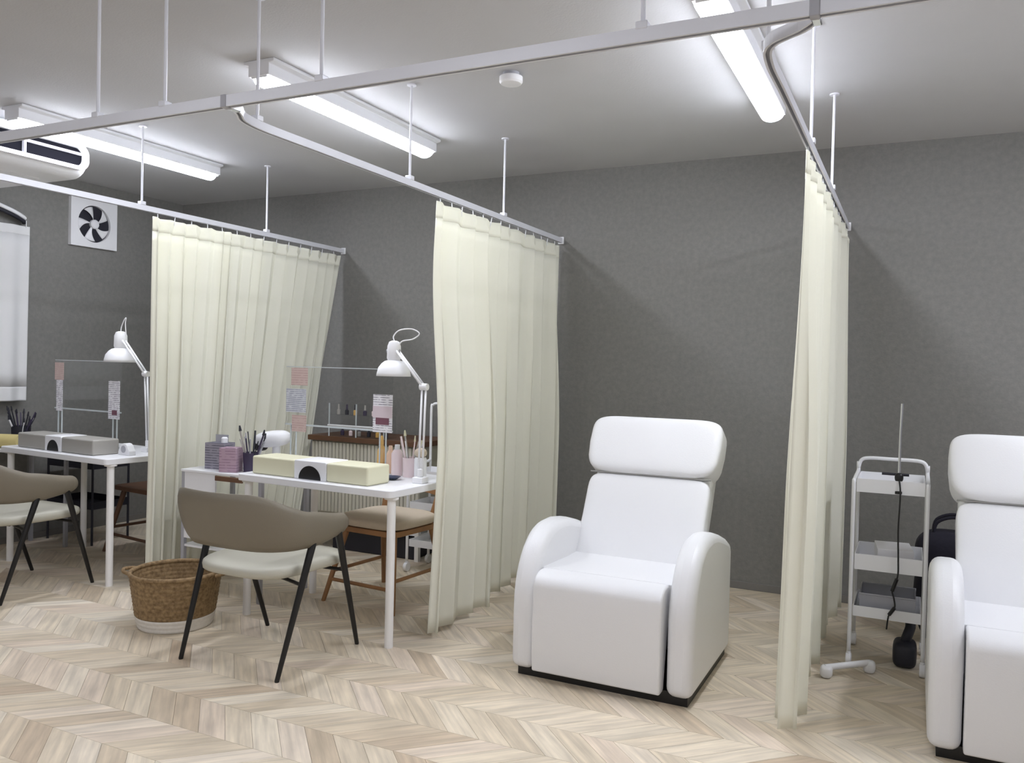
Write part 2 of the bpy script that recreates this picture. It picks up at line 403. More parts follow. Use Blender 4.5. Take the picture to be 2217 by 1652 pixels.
# smoke detector
t = thing('smoke_detector', 'round white smoke detector on the grey ceiling', 'smoke detector', (-1.655, 3.31, H))
bm = B(); lathe(bm, [(0.036, 0), (0.036, -0.014)], 32); new('mount', bm, M_PLASTG, t, smooth='auto')
bm = B(); lathe(bm, [(0.040, -0.014), (0.052, -0.02), (0.052, -0.042), (0.046, -0.05), (0.02, -0.053)], 32); new('cover', bm, M_PLASTW, t, smooth='auto')

# ================================================================== CURTAIN TRACKS
def track_rail(bm, path, w=0.026, h=0.036):
    """C-profile swept along a planar path (opening downwards)"""
    prof = [(-w/2, h/2), (w/2, h/2), (w/2, -h/2), (w*0.22, -h/2), (w*0.22, -h/2+0.004), (w/2-0.003, -h/2+0.004), (w/2-0.003, h/2-0.004), (-w/2+0.003, h/2-0.004), (-w/2+0.003, -h/2+0.004), (-w*0.22, -h/2+0.004), (-w*0.22, -h/2), (-w/2, -h/2)]
    rings = []; n = len(path)
    for i, p in enumerate(path):
        a = Vector(path[max(i-1, 0)]); b = Vector(path[min(i+1, n-1)]); t = (b-a).normalized(); s = Vector((t.y, -t.x, 0))
        rings.append([bm.verts.new(Vector(p)+s*u+Vector((0, 0, v))) for u, v in prof])
    m = len(prof)
    for a, b in zip(rings, rings[1:]):
        for k in range(m): bm.faces.new((a[k], a[(k+1) % m], b[(k+1) % m], b[k]))
    return bm
def hanger(parent, x, y, r=0.006):
    bm = B(); tube(bm, [(x, y, ZR+0.018), (x, y, H-0.006)], r, 10); o = new('hanger_rod', bm, M_ROD, parent, smooth='auto')
    bm = B(); lathe(bm, [(0.022, H-0.006), (0.022, H)], 20, (x, y, 0)); new('ceiling_flange', bm, M_ROD, o, smooth='auto')
    bm = B(); box(bm, x-0.016, x+0.016, y-0.016, y+0.016, ZR+0.014, ZR+0.034); new('clip', bm, M_TRACK, o, bevel=0.003)
t = thing('curtain_track', 'long straight aluminium curtain track crossing in front of all the stalls', 'curtain track', (0, 0, 0))
bm = B(); track_rail(bm, [(XL+0.004, YM, ZR), (XR-0.004, YM, ZR)]); new('rail', bm, M_TRACK, t)
for x in (-3.6, -2.68, -2.342, -1.669, -0.648, 0.35, 1.35, 2.35): hanger(t, x, YM)
for x in (X1+0.13, X2+0.095, X3+0.145):
    bm = B(); box(bm, x-0.012, x+0.012, YM-0.016, YM+0.0135, ZR-0.021, ZR+0.021); new('joint_bracket', bm, M_PLASTG, t, bevel=0.003)
def branch(X, jx, ys, label):
    t = thing('curtain_track', label, 'curtain track', (0, 0, 0), 0, 'dividing curtain tracks')
    ctrl = [(X+jx, YM+0.035, ZR), (X+jx*0.72, YM+0.085, ZR), (X+0.022, YM+0.155, ZR), (X, YM+0.28, ZR), (X, YM+0.5, ZR)]
    path = [tuple(p) for p in catmull(ctrl, 8)]+[(X, YW-0.01, ZR)]
    bm = B(); track_rail(bm, path, 0.022, 0.03); new('rail', bm, M_TRACK, t)
    bm = B(); box(bm, X+jx-0.011, X+jx+0.011, YM+0.0145, YM+0.055, ZR-0.019, ZR+0.019); new('joint_bracket', bm, M_CHROME, t, bevel=0.003)
    bm = B(); box(bm, X-0.02, X+0.02, YW-0.012, YW-0.0005, ZR-0.024, ZR+0.024); new('wall_bracket', bm, M_PLASTW, t, bevel=0.003)
    for y in ys: hanger(t, X, y)
    return t
branch(X1, 0.13, (2.28, 3.285, 4.282), 'curved aluminium curtain track carrying the curtain beside the woven basket')
branch(X2, 0.095, (2.278, 3.275, 4.254), 'curved aluminium curtain track carrying the curtain beside the desk lamp with the looped cord')
branch(X3, 0.145, (2.28, 3.281, 4.13), 'curved aluminium curtain track carrying the curtain beside the wheeled cart')

# ================================================================== CURTAINS
def curtain(name_label, X, top, bot, ztop, zbot, ampt, ampb, waves, seed, side=0.0, near=None, nu=420, nv=36, material=None, header=True, axis='y', push=None):
    rnd = random.Random(seed)
    t = thing('curtain', name_label, 'curtain', (0, 0, 0))
    # irregular fold spacing
    wts = [rnd.uniform(0.6, 1.5) for _ in range(waves)]; tot = sum(wts); edges = [0]
    for a in wts: edges.append(edges[-1]+a/tot)
    amps = [rnd.uniform(0.55, 1.25) for _ in range(waves)]; amps2 = [rnd.uniform(0.6, 1.5)*a for a in amps]
    drift = [rnd.uniform(-1, 1) for _ in range(waves+1)]
    def fold(s):
        for i in range(waves):
            if s <= edges[i+1] or i == waves-1:
                q = (s-edges[i])/(edges[i+1]-edges[i]); return i, q
    def P(s, v):   # v 0 top .. 1 bottom
        i, q = fold(s)
        w = sin(2*pi*q); hv = smooth(v*1.6)
        a = ampt*amps[i]*(1-hv)+ampb*amps2[i]*hv
        if v < 0.03: a *= 0.55
        nb = 1.0
        if near:
            nb = 1.0+near[0]*math.exp(-s/near[1])*hv
        along = top[0]+(top[1]-top[0])*s
        alongb = bot[0]+(bot[1]-bot[0])*s
        y = along*(1-v)+alongb*v + 0.3*a*sin(4*pi*q)*nb
        d = (drift[i]*(1-q)+drift[min(i+1, waves)]*q)
        x = a*w*nb + side*v*v*math.exp(-s*3) + d*0.018*hv
        z = ztop+(zbot-ztop)*v
        if v < 0.02: z -= 0.006*abs(sin(pi*s*waves*0.7))
        if push:    # cloth pushed sideways by the table end
            xm, y1, zt = push; k = smooth((zt+1.15-z)/1.1)*(1-smooth((y-y1)/0.7))
            lo = xm-X; x = x*(1-k)+k*(lo+0.032+x*0.6)
        return (X+x, y, z)
    def sheet(v0, v1, n, off=0.0):
        bm = B(); rows = []
        for j in range(n+1):
            v = v0+(v1-v0)*j/n; rows.append([bm.verts.new(P(i/nu, v)) for i in range(nu+1)])
        for a, b in zip(rows, rows[1:]):
            for i in range(nu): bm.faces.new((a[i], a[i+1], b[i+1], b[i]))
        return bm
    o = new('cloth', sheet(0.04, 1.0, nv), material or M_CURT, t, smooth=True, recalc=False)
    md = o.modifiers.new('thick', 'SOLIDIFY'); md.thickness = 0.0016; md.offset = 0
    if header:
        o = new('header_band', sheet(0.0, 0.04, 4), M_CURTH, t, smooth=True, recalc=False); md = o.modifiers.new('thick', 'SOLIDIFY'); md.thickness = 0.004; md.offset = 0
        n = 14
        for i in range(n):
            s = (i+0.3)/n; p = P(s, 0.01)
            bm = B(); tube(bm, [(p[0], p[1], p[2]-0.01), ((p[0]+X)/2, p[1], p[2]+0.012), (X, p[1], ZR-0.014)], 0.0025, 6); new('hook', bm, M_PLASTW, t, smooth=True)
    return t
ZT = ZR-0.036
curtain('wide cream curtain hanging behind the woven basket', X1, (3.36, 5.085), (3.33, 4.62), ZT, 0.03, 0.022, 0.036, 17, 3, side=0.0)
curtain('cream curtain hanging between the desk lamp with the looped cord and the white recliner', X2, (3.52, 5.085), (3.37, 5.04), ZT, 0.03, 0.024, 0.055, 10, 8, side=0.0, near=(0.45, 0.15), push=(-2.095, 3.75, 0.75))
curtain('narrow-looking cream curtain hanging between the white recliner and the wheeled cart', X3, (3.16, 5.05), (3.10, 5.0), ZT, 0.03, 0.022, 0.036, 10, 21, side=-0.02, near=(1.1, 0.12))

# ================================================================== LEFT WALL: window curtain, its rod, fan, air conditioner
t = thing('curtain', 'short plain white window curtain ending at table height', 'curtain', (0, 0, 0))
def wsheet(v0, v1, n, nu=160):
    bm = B(); rows = []
    for j in range(n+1):
        v = v0+(v1-v0)*j/n; row = []
        for i in range(nu+1):
            s = i/nu; y = 2.35+(3.715-2.35)*s; x = XL+0.075+0.012*sin(s*pi*18+0.4*sin(s*9))*(0.7+0.5*v)
            row.append(bm.verts.new((x, y-0.012*v*s, 2.205-(2.205-0.995)*v)))
        rows.append(row)
    for a, b in zip(rows, rows[1:]):
        for i in range(nu): bm.faces.new((a[i], a[i+1], b[i+1], b[i]))
    return bm
for nm, a, b in (('header_band', 0, 0.05), ('cloth', 0.05, 0.92), ('hem', 0.92, 1.0)):
    o = new(nm, wsheet(a, b, 10), M_CURTW, t, smooth=True, recalc=False); md = o.modifiers.new('thick', 'SOLIDIFY'); md.thickness = 0.002 if nm == 'cloth' else 0.004; md.offset = 0
for y in (3.69, 3.45, 3.2):
    bm = B(); tube(bm, [(XL+0.075, y, 2.195), (XL+0.075, y, 2.245)], 0.003, 6); new('hook', bm, M_PLASTW, t)
t = thing('curtain_rod', 'bowed white curtain rod with dark underside above the window curtain', 'curtain rod', (0, 0, 0))
pth = catmull([(XL+0.085, 2.3, 2.36), (XL+0.085, 3.0, 2.36), (XL+0.085, 3.35, 2.345), (XL+0.08, 3.56, 2.305), (XL+0.06, 3.68, 2.268), (XL+0.02, 3.70, 2.262)], 8)
bm = B(); tube(bm, pth, 0.014, 12); new('rod', bm, M_PLASTW, t, smooth=True)
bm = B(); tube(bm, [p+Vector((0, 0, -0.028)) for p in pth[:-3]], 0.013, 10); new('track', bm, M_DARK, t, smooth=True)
for y in (2.5, 3.3):
    bm = B(); box(bm, XL+0.0005, XL+0.09, y-0.01, y+0.01, 2.335, 2.362); new('bracket', bm, M_PLASTW, t, bevel=0.002)

t = thing('exhaust_fan', 'square white wall exhaust fan with dark blade openings', 'exhaust fan', (XL, 4.255, 2.315))
HW, HH = 0.195, 0.178
bm = B(); N = 48; r0 = 0.138
out = []; inn = []
for k in range(N):
    a = 2*pi*k/N; c, s = cos(a), sin(a); sc = 1/max(abs(c), abs(s)); out.append((c*sc*HW, s*sc*HH)); inn.append((c*r0, s*r0))
vo = [bm.verts.new((0.03, a, b)) for a, b in out]; vi = [bm.verts.new((0.03, a, b)) for a, b in inn]
vo2 = [bm.verts.new((0.0005, a, b)) for a, b in out]; vi2 = [bm.verts.new((0.006, a, b)) for a, b in inn]
for k in range(N):
    j = (k+1) % N
    bm.faces.new((vo[k], vo[j], vi[j], vi[k])); bm.faces.new((vo2[k], vo2[j], vo[j], vo[k])); bm.faces.new((vi[k], vi[j], vi2[j], vi2[k]))
new('frame', bm, M_PLASTW, t, smooth='auto')
bm = B(); lathe(bm, [(0.14, 0), (0.14, 0.003)], 40); new('opening', bm, M_DARK, t, rot=(0, radians(90), 0), loc=(0.004, 0, 0))
bm = B(); lathe(bm, [(0.035, 0), (0.035, 0.02), (0.028, 0.028)], 24); new('hub', bm, M_PLASTW, t, smooth='auto', rot=(0, radians(90), 0), loc=(0.008, 0.005, 0))
for k in range(5):
    bm = B(); a0 = radians(72*k+20); vs_ = []
    for i in range(9):
        r = 0.03+0.1*i/8; w = radians(12+26*i/8); tw = 0.35*(i/8)
        vs_.append([bm.verts.new((0.012+0.012*e, r*cos(a0+tw+w*(e-0.5)), r*sin(a0+tw+w*(e-0.5)))) for e in (0, 0.25, 0.5, 0.75, 1)])
    for a, b in zip(vs_, vs_[1:]):
        for q in range(4): bm.faces.new((a[q], a[q+1], b[q+1], b[q]))
    o = new('blade', bm, M_PLASTW, t, smooth=True); md = o.modifiers.new('s', 'SOLIDIFY'); md.thickness = 0.003

t = thing('air_conditioner', 'white ceiling-hung air conditioner with rounded dark louvred outlet', 'air conditioner', (0, 0, 0))
AX0, AX1, AY0, AY1, AZ0 = -5.45, -4.50, 2.10, 3.36, 2.38
prof = [(AX0, H-0.003), (AX0, AZ0+0.05)]+[(AX0+0.05-0.05*cos(radians(a)), AZ0+0.05-0.05*sin(radians(a))) for a in (20, 45, 70, 90)]
prof += [(AX1-0.12, AZ0)]+[(AX1-0.12+0.12*sin(radians(a)), AZ0+0.10-0.10*cos(radians(a))) for a in (15, 30, 45, 60, 75, 90)]+[(AX1, AZ0+0.16), (AX1-0.015, AZ0+0.2), (AX1-0.05, H-0.003)]
bm = B(); extr(bm, prof, 'y', AY0, AY1); new('housing', bm, M_PLASTW, t, bevel=0.025, bseg=4)
# outlet frame and louvres on the front face
bm = B(); yz = []
def rr(y0, y1, z0, z1, r, n=6):
    p = []
    for cx, cz, a0 in ((y1-r, z1-r, 0), (y0+r, z1-r, 90), (y0+r, z0+r, 180), (y1-r, z0+r, 270)):
        p += [(cx+r*cos(radians(a0+90*i/n)), cz+r*sin(radians(a0+90*i/n))) for i in range(n+1)]
    return p
oz0, oz1 = AZ0+0.035, AZ0+0.185
po = rr(AY0+0.03, AY1-0.02, oz0, oz1, 0.06); pi_ = rr(AY0+0.055, AY1-0.05, oz0+0.022, oz1-0.022, 0.045)
A = [bm.verts.new((AX1-0.01, a, b)) for a, b in po]; A2 = [bm.verts.new((AX1+0.03, a, b)) for a, b in po]; C = [bm.verts.new((AX1+0.03, a, b)) for a, b in pi_]; C2 = [bm.verts.new((AX1+0.004, a, b)) for a, b in pi_]
n = len(po)
for k in range(n):
    j = (k+1) % n
    bm.faces.new((A[k], A[j], A2[j], A2[k])); bm.faces.new((A2[k], A2[j], C[j], C[k])); bm.faces.new((C[k], C[j], C2[j], C2[k]))
new('outlet_frame', bm, M_PLASTW, t, smooth='auto')
bm = B(); extr(bm, pi_, 'x', AX1-0.002, AX1+0.003); new('outlet', bm, mat('vent_black', (8, 8, 14), 0.9, spec=0.1), t)
zm = (oz0+oz1)/2
bm = B(); box(bm, -0.008, 0.008, AY0+0.06, AY1-0.055, -0.004, 0.004); new('louvre', bm, M_PLASTG, t, loc=(AX1+0.012, 0, zm+0.02), rot=(0, radians(75), 0))
for y in (2.45, 2.95):
    bm = B(); box(bm, AX1+0.003, AX1+0.024, y-0.006, y+0.006, oz0+0.022, oz1-0.022); new('divider', bm, M_PLASTG, t)
bm = B(); box(bm, AX0+0.12, AX1-0.28, AY0+0.12, AY1-0.12, AZ0-0.004, AZ0+0.002); new('intake_panel', bm, M_PLASTW, t, bevel=0.002)

# ================================================================== RECLINERS
def recliner(loc, label):
    t = thing('recliner', label, 'recliner', loc, 0, 'white recliners')
    W2, IN = 0.392, 0.285
    # black base
    bm = B(); box(bm, -W2+0.03, W2-0.02, 0.045, 0.74, 0.0, 0.05); new('base', bm, M_BLACK, t)
    # arms: side profile (y,z)
    for s in (-1, 1):
        prof = [(0.02, 0.03), (0.02, 0.30)]+[(0.02+0.27*(1-cos(radians(a))), 0.30+0.325*sin(radians(a))) for a in range(8, 91, 8)]
        prof += [(0.36, 0.628), (0.45, 0.617), (0.56, 0.59), (0.66, 0.56), (0.73, 0.53), (0.755, 0.49), (0.755, 0.03)]
        bm = B(); a0, a1 = (IN, W2) if s > 0 else (-W2, -IN); extr(bm, prof, 'x', a0, a1)
        new('armrest', bm, M_LEATH, t, bevel=0.038, bseg=5)
    # seat, and the footrest panel whose padding rolls over the front edge
    prof = [(0.11, 0.455), (0.25, 0.452), (0.40, 0.447), (0.60, 0.45), (0.60, 0.28), (0.11, 0.28)]
    bm = B(); extr(bm, prof, 'x', -IN-0.004, IN+0.002); new('seat', bm, M_LEATH, t, bevel=0.003)
    prof = [(0.0, 0.04), (-0.006, 0.12), (-0.008, 0.25), (-0.004, 0.35)]+[(0.076-0.078*cos(radians(a)), 0.395+0.060*sin(radians(a))) for a in (0, 15, 30, 45, 60, 75, 88)]+[(0.1095, 0.4555), (0.1095, 0.30), (0.06, 0.04)]
    bm = B(); extr(bm, prof, 'x', -IN+0.004, IN-0.014); new('footrest_panel', bm, M_LEATH, t, bevel=0.008, bseg=3)
    # back: leaning shell, lumbar panel, headrest
    lean = radians(29); Mx = Matrix.Translation((0, 0.475, 0.42)) @ Matrix.Rotation(-lean, 4, 'X')
    bm = B(); cushion(bm, 0.575, 0.13, 0.70, 0.25, 0.25, c=(0, 0.115, 0.36), mx=Mx); new('back_shell', bm, M_LEATH, t, smooth=True)
    def fn(p):
        p = p.copy(); q = (p.z+0.22)/0.44
        p.x *= 0.985+0.03*abs(q-0.45)
        return p
    bm = B(); cushion(bm, 0.60, 0.10, 0.45, 0.22, 0.2, 56, 24, c=(0, 0.05, 0.225), mx=Mx, fn=fn); new('back_cushion', bm, M_LEATH, t, smooth=True)
    def fh(p):
        p = p.copy(); q = p.z/0.15
        p.x *= 1.0-0.045*smooth((-q-0.1)*1.2)
        return p
    bm = B(); cushion(bm, 0.655, 0.15, 0.305, 0.34, 0.20, 64, 28, c=(0, 0.045, 0.60), mx=Mx, fn=fh); new('headrest', bm, M_LEATH, t, smooth=True)
    bm = B(); tube(bm, [Mx @ Vector((-0.296+0.592*i/12, 0.001+0.004*abs(i-6)/6, 0.448)) for i in range(13)], 0.004, 6); new('seam', bm, M_LEATHG, t, smooth=True)
    # side hinge discs
    bm = B(); box(bm, -IN+0.01, IN-0.01, 0.50, 0.72, 0.05, 0.44); new('rear_panel', bm, M_LEATH, t, bevel=0.02)
    return t
rc = recliner((-1.137, 3.155, 0), 'white leather recliner standing alone between two cream curtains')
dup(rc, (0.462, 3.175, 0), 0, 'white leather recliner standing beside the white wheeled cart')

# ================================================================== TABLES
def table(loc, rz, L, label):
    t = thing('table', label, 'table', loc, rz, 'white work tables')
    bm = B(); extr(bm, rr(-L/2, L/2, -0.3, 0.3, 0.03, 5), 'z', 0.700, 0.735); new('tabletop', bm, M_TABLE, t, bevel=0.004)
    for sx in (-1, 1):
        for sy in (-1, 1):
            bm = B(); tube(bm, [(sx*(L/2-0.035), sy*0.245, 0), (sx*(L/2-0.035), sy*0.245, 0.700)], 0.020, 20); o = new('leg', bm, M_LEGW, t, smooth='auto')
            bm = B(); lathe(bm, [(0.034, 0.690), (0.034, 0.700)], 20, (sx*(L/2-0.035), sy*0.245, 0)); new('mounting_plate', bm, M_LEGW, o, smooth='auto')
    return t
T2 = (-2.607, 3.462, 0); R2 = radians(-3.2)
table(T2, R2, 0.99, 'white table carrying the cream hand rest')
T1 = (-4.625, 3.535, 0); R1 = radians(-4.5)
table(T1, R1, 1.10, 'white table carrying the grey hand rest')

def on(T, R, x, y, z=0.735): return (T[0]+x*cos(R)-y*sin(R), T[1]+x*sin(R)+y*cos(R), z)

# hand rests: two padded blocks joined by a white arch over a dark tunnel
def hand_rest(T, R, x0, blocks, arch, material, label):
    t = thing('hand_rest', label, 'hand rest', on(T, R, x0, -0.165), R, 'padded hand rests')
    for a, b in blocks:
        bm = B(); box(bm, a, b, -0.085, 0.085, 0, 0.092); new('block', bm, material, t, bevel=0.010, bseg=4)
    a, b = arch; c = (a+b)/2; r = (b-a)/2
    prof = [(a, 0), (a, 0.088), (a+0.006, 0.093), (b-0.006, 0.093), (b, 0.088), (b, 0)]
    inner = [(c+(r*0.68)*cos(radians(q)), 0.003+0.066*sin(radians(q))) for q in range(0, 181, 12)]
    bm = B(); extr(bm, prof, 'y', -0.086, 0.083); new('arch', bm, M_PLASTW, t, smooth='auto', bevel=0.004)
    bm = B(); extr(bm, inner, 'y', -0.0885, -0.080); new('dust_opening', bm, M_BLACK, t, smooth='auto')
    return t
hand_rest(T2, R2, -0.04, [(-0.395, -0.105), (0.105, 0.36)], (-0.104, 0.104), M_CREAM, 'cream hand rest of two padded blocks with a white arch between')
hand_rest(T1, R1, -0.05, [(-0.385, -0.085), (0.085, 0.40)], (-0.0845, 0.0845), M_GREYV, 'grey hand rest of two padded blocks with a white arch between')

# clear partitions with paper sheets
def partition(T, R, xa, xb, y, label, left, right):
    t = thing('partition', label, 'partition', on(T, R, 0, y), R, 'clear table partitions')
    bm = B(); box(bm, xa, xb, -0.002, 0.002, 0.235, 0.55); new('panel', bm, M_ACRYL, t)
    bm = B(); box(bm, xa, xb, -0.004, 0.004, 0.228, 0.237); new('bottom_edge', bm, M_ACRE, t)
    bm = B(); box(bm, xa, xb, -0.003, 0.003, 0.549, 0.553); new('top_edge', bm, M_ACRE, t)
    for x in (xa+0.06, xb-0.06):
        bm = B(); box(bm, x-0.02, x+0.02, -0.003, 0.003, 0.006, 0.235); new('leg', bm, M_ACRYL, t)
        for q in (-0.02, 0.02):
            bm = B(); box(bm, x+q-0.002, x+q+0.002, -0.004, 0.004, 0.006, 0.235); new('leg_edge', bm, M_ACRE, t)
        bm = B(); box(bm, x-0.03, x+0.03, -0.07, 0.07, 0, 0.006); new('foot', bm, M_ACRE, t)
    for x0, x1, z0, z1, mt, lb in left+right:
        bm = B(); box(bm, x0, x1, -0.0045, -0.0025, z0, z1); o = new('sheet', bm, mt, t); o['label'] = lb
    return t
partition(T2, R2, -0.54, 0.20, 0.09, 'clear acrylic partition with pink and grey paper sheets in front of the wide curtain',
    [(-0.50, -0.38, 0.45, 0.545, M_PPINK, 'pink printed paper sheet'), (-0.535, -0.39, 0.30, 0.43, M_PGREY, 'grey printed paper sheet'), (-0.49, -0.385, 0.195, 0.285, M_PPINK, 'lower pink printed paper sheet')],
    [(0.075, 0.20, 0.225, 0.42, M_PWHITE, 'white printed leaflet with a dark foot')])
bm = B(); box(bm, 0.095, 0.18, -0.0065, -0.0046, 0.265, 0.30)
o = new('print_patch', bm, mat('wine_ink', (120, 78, 92), 0.6), [c for c in bpy.data.objects if c.name.startswith('partition')][-1])
bm = B(); box(bm, 0.075, 0.20, -0.0063, -0.0046, 0.30, 0.36); new('print_patch', bm, mat('rose_ink', (212, 197, 203), 0.6), o.parent)
p1 = partition(T1, R1, -0.54, 0.17, 0.05, 'clear acrylic partition with two narrow paper sheets over the grey hand rest',
    [(-0.54, -0.44, 0.42, 0.535, M_PPINK, 'pink printed paper strip'), (-0.52, -0.45, 0.215, 0.42, M_PWHITE, 'pale printed paper strip')],
    [(0.045, 0.16, 0.19, 0.43, M_PWHITE, 'white speckled printed leaflet')])
bm = B(); box(bm, 0.085, 0.135, -0.0065, -0.0046, 0.215, 0.245); new('print_patch', bm, MATS['wine_ink'], p1)

# articulated desk lamps
def desk_lamp(loc, elbow, head, rimz, rimr, label, loop):
    t = thing('desk_lamp', label, 'desk lamp', loc, 0, 'white articulated desk lamps')
    e = Vector(elbow)-Vector(loc); h = Vector(head)-Vector(loc); rz = rimz-loc[2]
    bm = B(); box(bm, -0.028, 0.028, -0.03, 0.03, 0.0, 0.03); tube(bm, [(0, 0, 0.03), (0, 0, 0.07)], 0.015, 14); new('clamp', bm, M_PLASTW, t, bevel=0.003)
    d = Vector((e.x, e.y, 0)); 
    for q in (-0.011, 0.011):
        bm = B(); tube(bm, [Vector((q, 0, 0.065)), e+Vector((q, 0, 0))], 0.0055, 10); new('lower_arm', bm, M_PLASTW, t, smooth=True)
    bm = B(); tube(bm, [e+Vector((-0.02, 0, 0)), e+Vector((0.02, 0, 0))], 0.017, 16); new('elbow_joint', bm, M_PLASTW, t, smooth='auto')
    for q in (-0.011, 0.011):
        bm = B(); tube(bm, [e+Vector((0, q, 0)), h+Vector((0, q, 0))], 0.0058, 10); new('upper_arm', bm, M_PLASTW, t, smooth=True)
    sp = [e+(h-e)*f+Vector((0, 0, -0.012)) for f in (0.1, 0.4)]
    bm = B(); tube(bm, sp, 0.006, 8); new('spring', bm, M_CHROME, t, smooth=True)
    hh = h.z-rz
    prof = [(0.012, hh+0.028), (0.026, hh+0.022), (0.034, hh), (0.036, hh*0.60), (0.031, hh*0.53), (0.046, hh*0.50), (0.062, hh*0.42), (0.078, hh*0.28), (0.085, hh*0.10), (rimr, 0.0)]
    sc = rimr/0.0875
    prof = [(r*sc if i < len(prof)-1 else r, z) for i, (r, z) in enumerate(prof)]
    sh = B(); lathe(sh, prof, 40, (h.x, h.y, rz), cap0=True, cap1=False); o = new('lamp_shade', sh, M_PLASTW, t, smooth='auto')
    md = o.modifiers.new('s', 'SOLIDIFY'); md.thickness = 0.002; md.offset = -1
    bm = B(); tube(bm, [(h.x, h.y, rz+0.0), (h.x, h.y, rz+0.02)], 0.03*sc, 16); cushion(bm, 0.06*sc, 0.06*sc, 0.06*sc, 1, 1, 20, 10, (h.x, h.y, rz+0.045)); new('bulb', bm, M_PLASTW, o, smooth='auto')
    bm = B(); tube(bm, [h+Vector((0.035, 0, -0.025)), h+Vector((-0.042, 0, -0.025))], 0.010, 12); new('knob', bm, M_PLASTG, t, smooth='auto')
    top = Vector((h.x, h.y, rz+hh+0.026))
    pts = [top]+[top+Vector(p) for p in loop]
    bm = B(); tube(bm, catmull(pts, 8), 0.0032, 8); new('cord', bm, M_PLASTW, t, smooth=True)
    return t
desk_lamp((-2.165, 3.44, 0.735), (-2.18, 3.48, 1.205), (-2.395, 3.53, 1.405), 1.252, 0.088, 'white articulated desk lamp with a looped cord on the table with the cream hand rest',
    [(-0.005, 0, 0.025), (0.03, 0, 0.055), (0.09, 0.02, 0.062), (0.13, 0.03, 0.04), (0.10, 0.02, 0.012), (0.05, 0.0, 0.0), (0.03, 0.0, -0.02)])
desk_lamp((-4.245, 3.60, 0.735), (-4.27, 3.60, 1.215), (-4.525, 3.62, 1.45), 1.283, 0.098, 'white articulated desk lamp on the table with the grey hand rest',
    [(0.005, 0, 0.03), (0.03, 0, 0.075), (0.045, 0, 0.085), (0.04, 0, 0.05), (0.045, 0, 0.0), (0.05, 0, -0.03)])

# ================================================================== TAUPE ARMCHAIRS
def armchair(loc, rz, label):
    t = thing('armchair', label, 'chair', loc, rz, 'taupe armchairs with black legs')
    ctrl = [(0.285, 0.150), (0.298, 0.02), (0.292, -0.11), (0.262, -0.215), (0.17, -0.28), (0, -0.295)]
    ctrl = ctrl+[(-x, y) for x, y in ctrl[-2::-1]]
    path = catmull([(x, y, 0) for x, y in ctrl], 10); n = len(path)
    L = [0]
    for a, b in zip(path, path[1:]): L.append(L[-1]+(b-a).length)
    tot = L[-1]; bm = B(); NV = 8; rows_o = []; rows_i = []
    th = 0.017
    for i, p in enumerate(path):
        u = L[i]/tot; c = abs(u-0.5)*2               # 0 back .. 1 arm tip
        zt = 0.642+0.045*smooth((1-c)/0.5)+0.085*smooth((0.58-c)/0.34)
        zb = 0.526+0.026*smooth((c-0.6)/0.4)
        if c > 0.94: 
            q = (c-0.94)/0.06; zt -= 0.014*q*q; zb += 0.012*q*q
        tg = (path[min(i+1, n-1)]-path[max(i-1, 0)]).normalized(); nr = Vector((tg.y, -tg.x, 0))   # points outwards or inwards
        if nr.dot(Vector((p.x, p.y+0.05, 0))) < 0: nr = -nr
        ro = []; ri = []
        for j in range(NV+1):
            v = j/NV; z = zb+(zt-zb)*v
            flare = 0.085*((z-0.53)/0.24)*(1-c)**0.8        # back leans outwards
            bulge = 0.010*sin(pi*v); e = th*(1-0.75*abs(2*v-1)**4)
            if c > 0.97: e *= 0.6
            pc = Vector((p.x, p.y, z))+nr*flare
            ro.append(bm.verts.new(pc+nr*(e+bulge))); ri.append(bm.verts.new(pc-nr*(e-bulge)))
        rows_o.append(ro); rows_i.append(ri)
    for k in range(n-1):
        for j in range(NV):
            bm.faces.new((rows_o[k][j], rows_o[k+1][j], rows_o[k+1][j+1], rows_o[k][j+1])); bm.faces.new((rows_i[k][j], rows_i[k][j+1], rows_i[k+1][j+1], rows_i[k+1][j]))
        bm.faces.new((rows_o[k][0], rows_i[k][0], rows_i[k+1][0], rows_o[k+1][0])); bm.faces.new((rows_o[k][NV], rows_o[k+1][NV], rows_i[k+1][NV], rows_i[k][NV]))
    for k in (0, n-1):
        for j in range(NV): bm.faces.new((rows_o[k][j], rows_o[k][j+1], rows_i[k][j+1], rows_i[k][j]))
    new('backrest', bm, M_TAUPE, t, smooth=True)
    def fs(p):
        p = p.copy(); q = (p.y+0.26)/0.52
        p.x *= 0.90+0.14*q; p.z += -0.010*(1-((p.x/0.27)**2))*(1 if p.z > 0 else 0)*0.8
        return p
    bm = B(); cushion(bm, 0.53, 0.54, 0.075, 0.5, 0.55, 48, 16, (0, 0.0, 0.425), fn=fs); new('seat', bm, M_TAUPE2, t, smooth=True)
    for sx in (-1, 1):
        for fy, ty, tz in ((-0.265, -0.085, 0.545), (0.275, 0.085, 0.572)):
            bm = B(); tube(bm, [(sx*0.272, fy, 0.0), (sx*0.272, fy, 0.004), (sx*0.297, ty, tz)], [0.009, 0.010, 0.0165], 14); new('leg', bm, M_BLACK, t, smooth='auto')
        bm = B(); tube(bm, [(sx*0.293, 0.005-0.15, 0.375), (sx*0.12, -0.10, 0.383)], 0.008, 8); tube(bm, [(sx*0.285, 0.17, 0.372), (sx*0.12, 0.12, 0.383)], 0.008, 8); new('seat_bracket', bm, M_BLACK, t, smooth='auto')
    bm = B(); tube(bm, [(-0.12, -0.12, 0.384), (0.12, -0.12, 0.384)], 0.008, 8); tube(bm, [(-0.12, 0.12, 0.384), (0.12, 0.12, 0.384)], 0.008, 8); new('crossbar', bm, M_BLACK, t, smooth='auto')
    return t
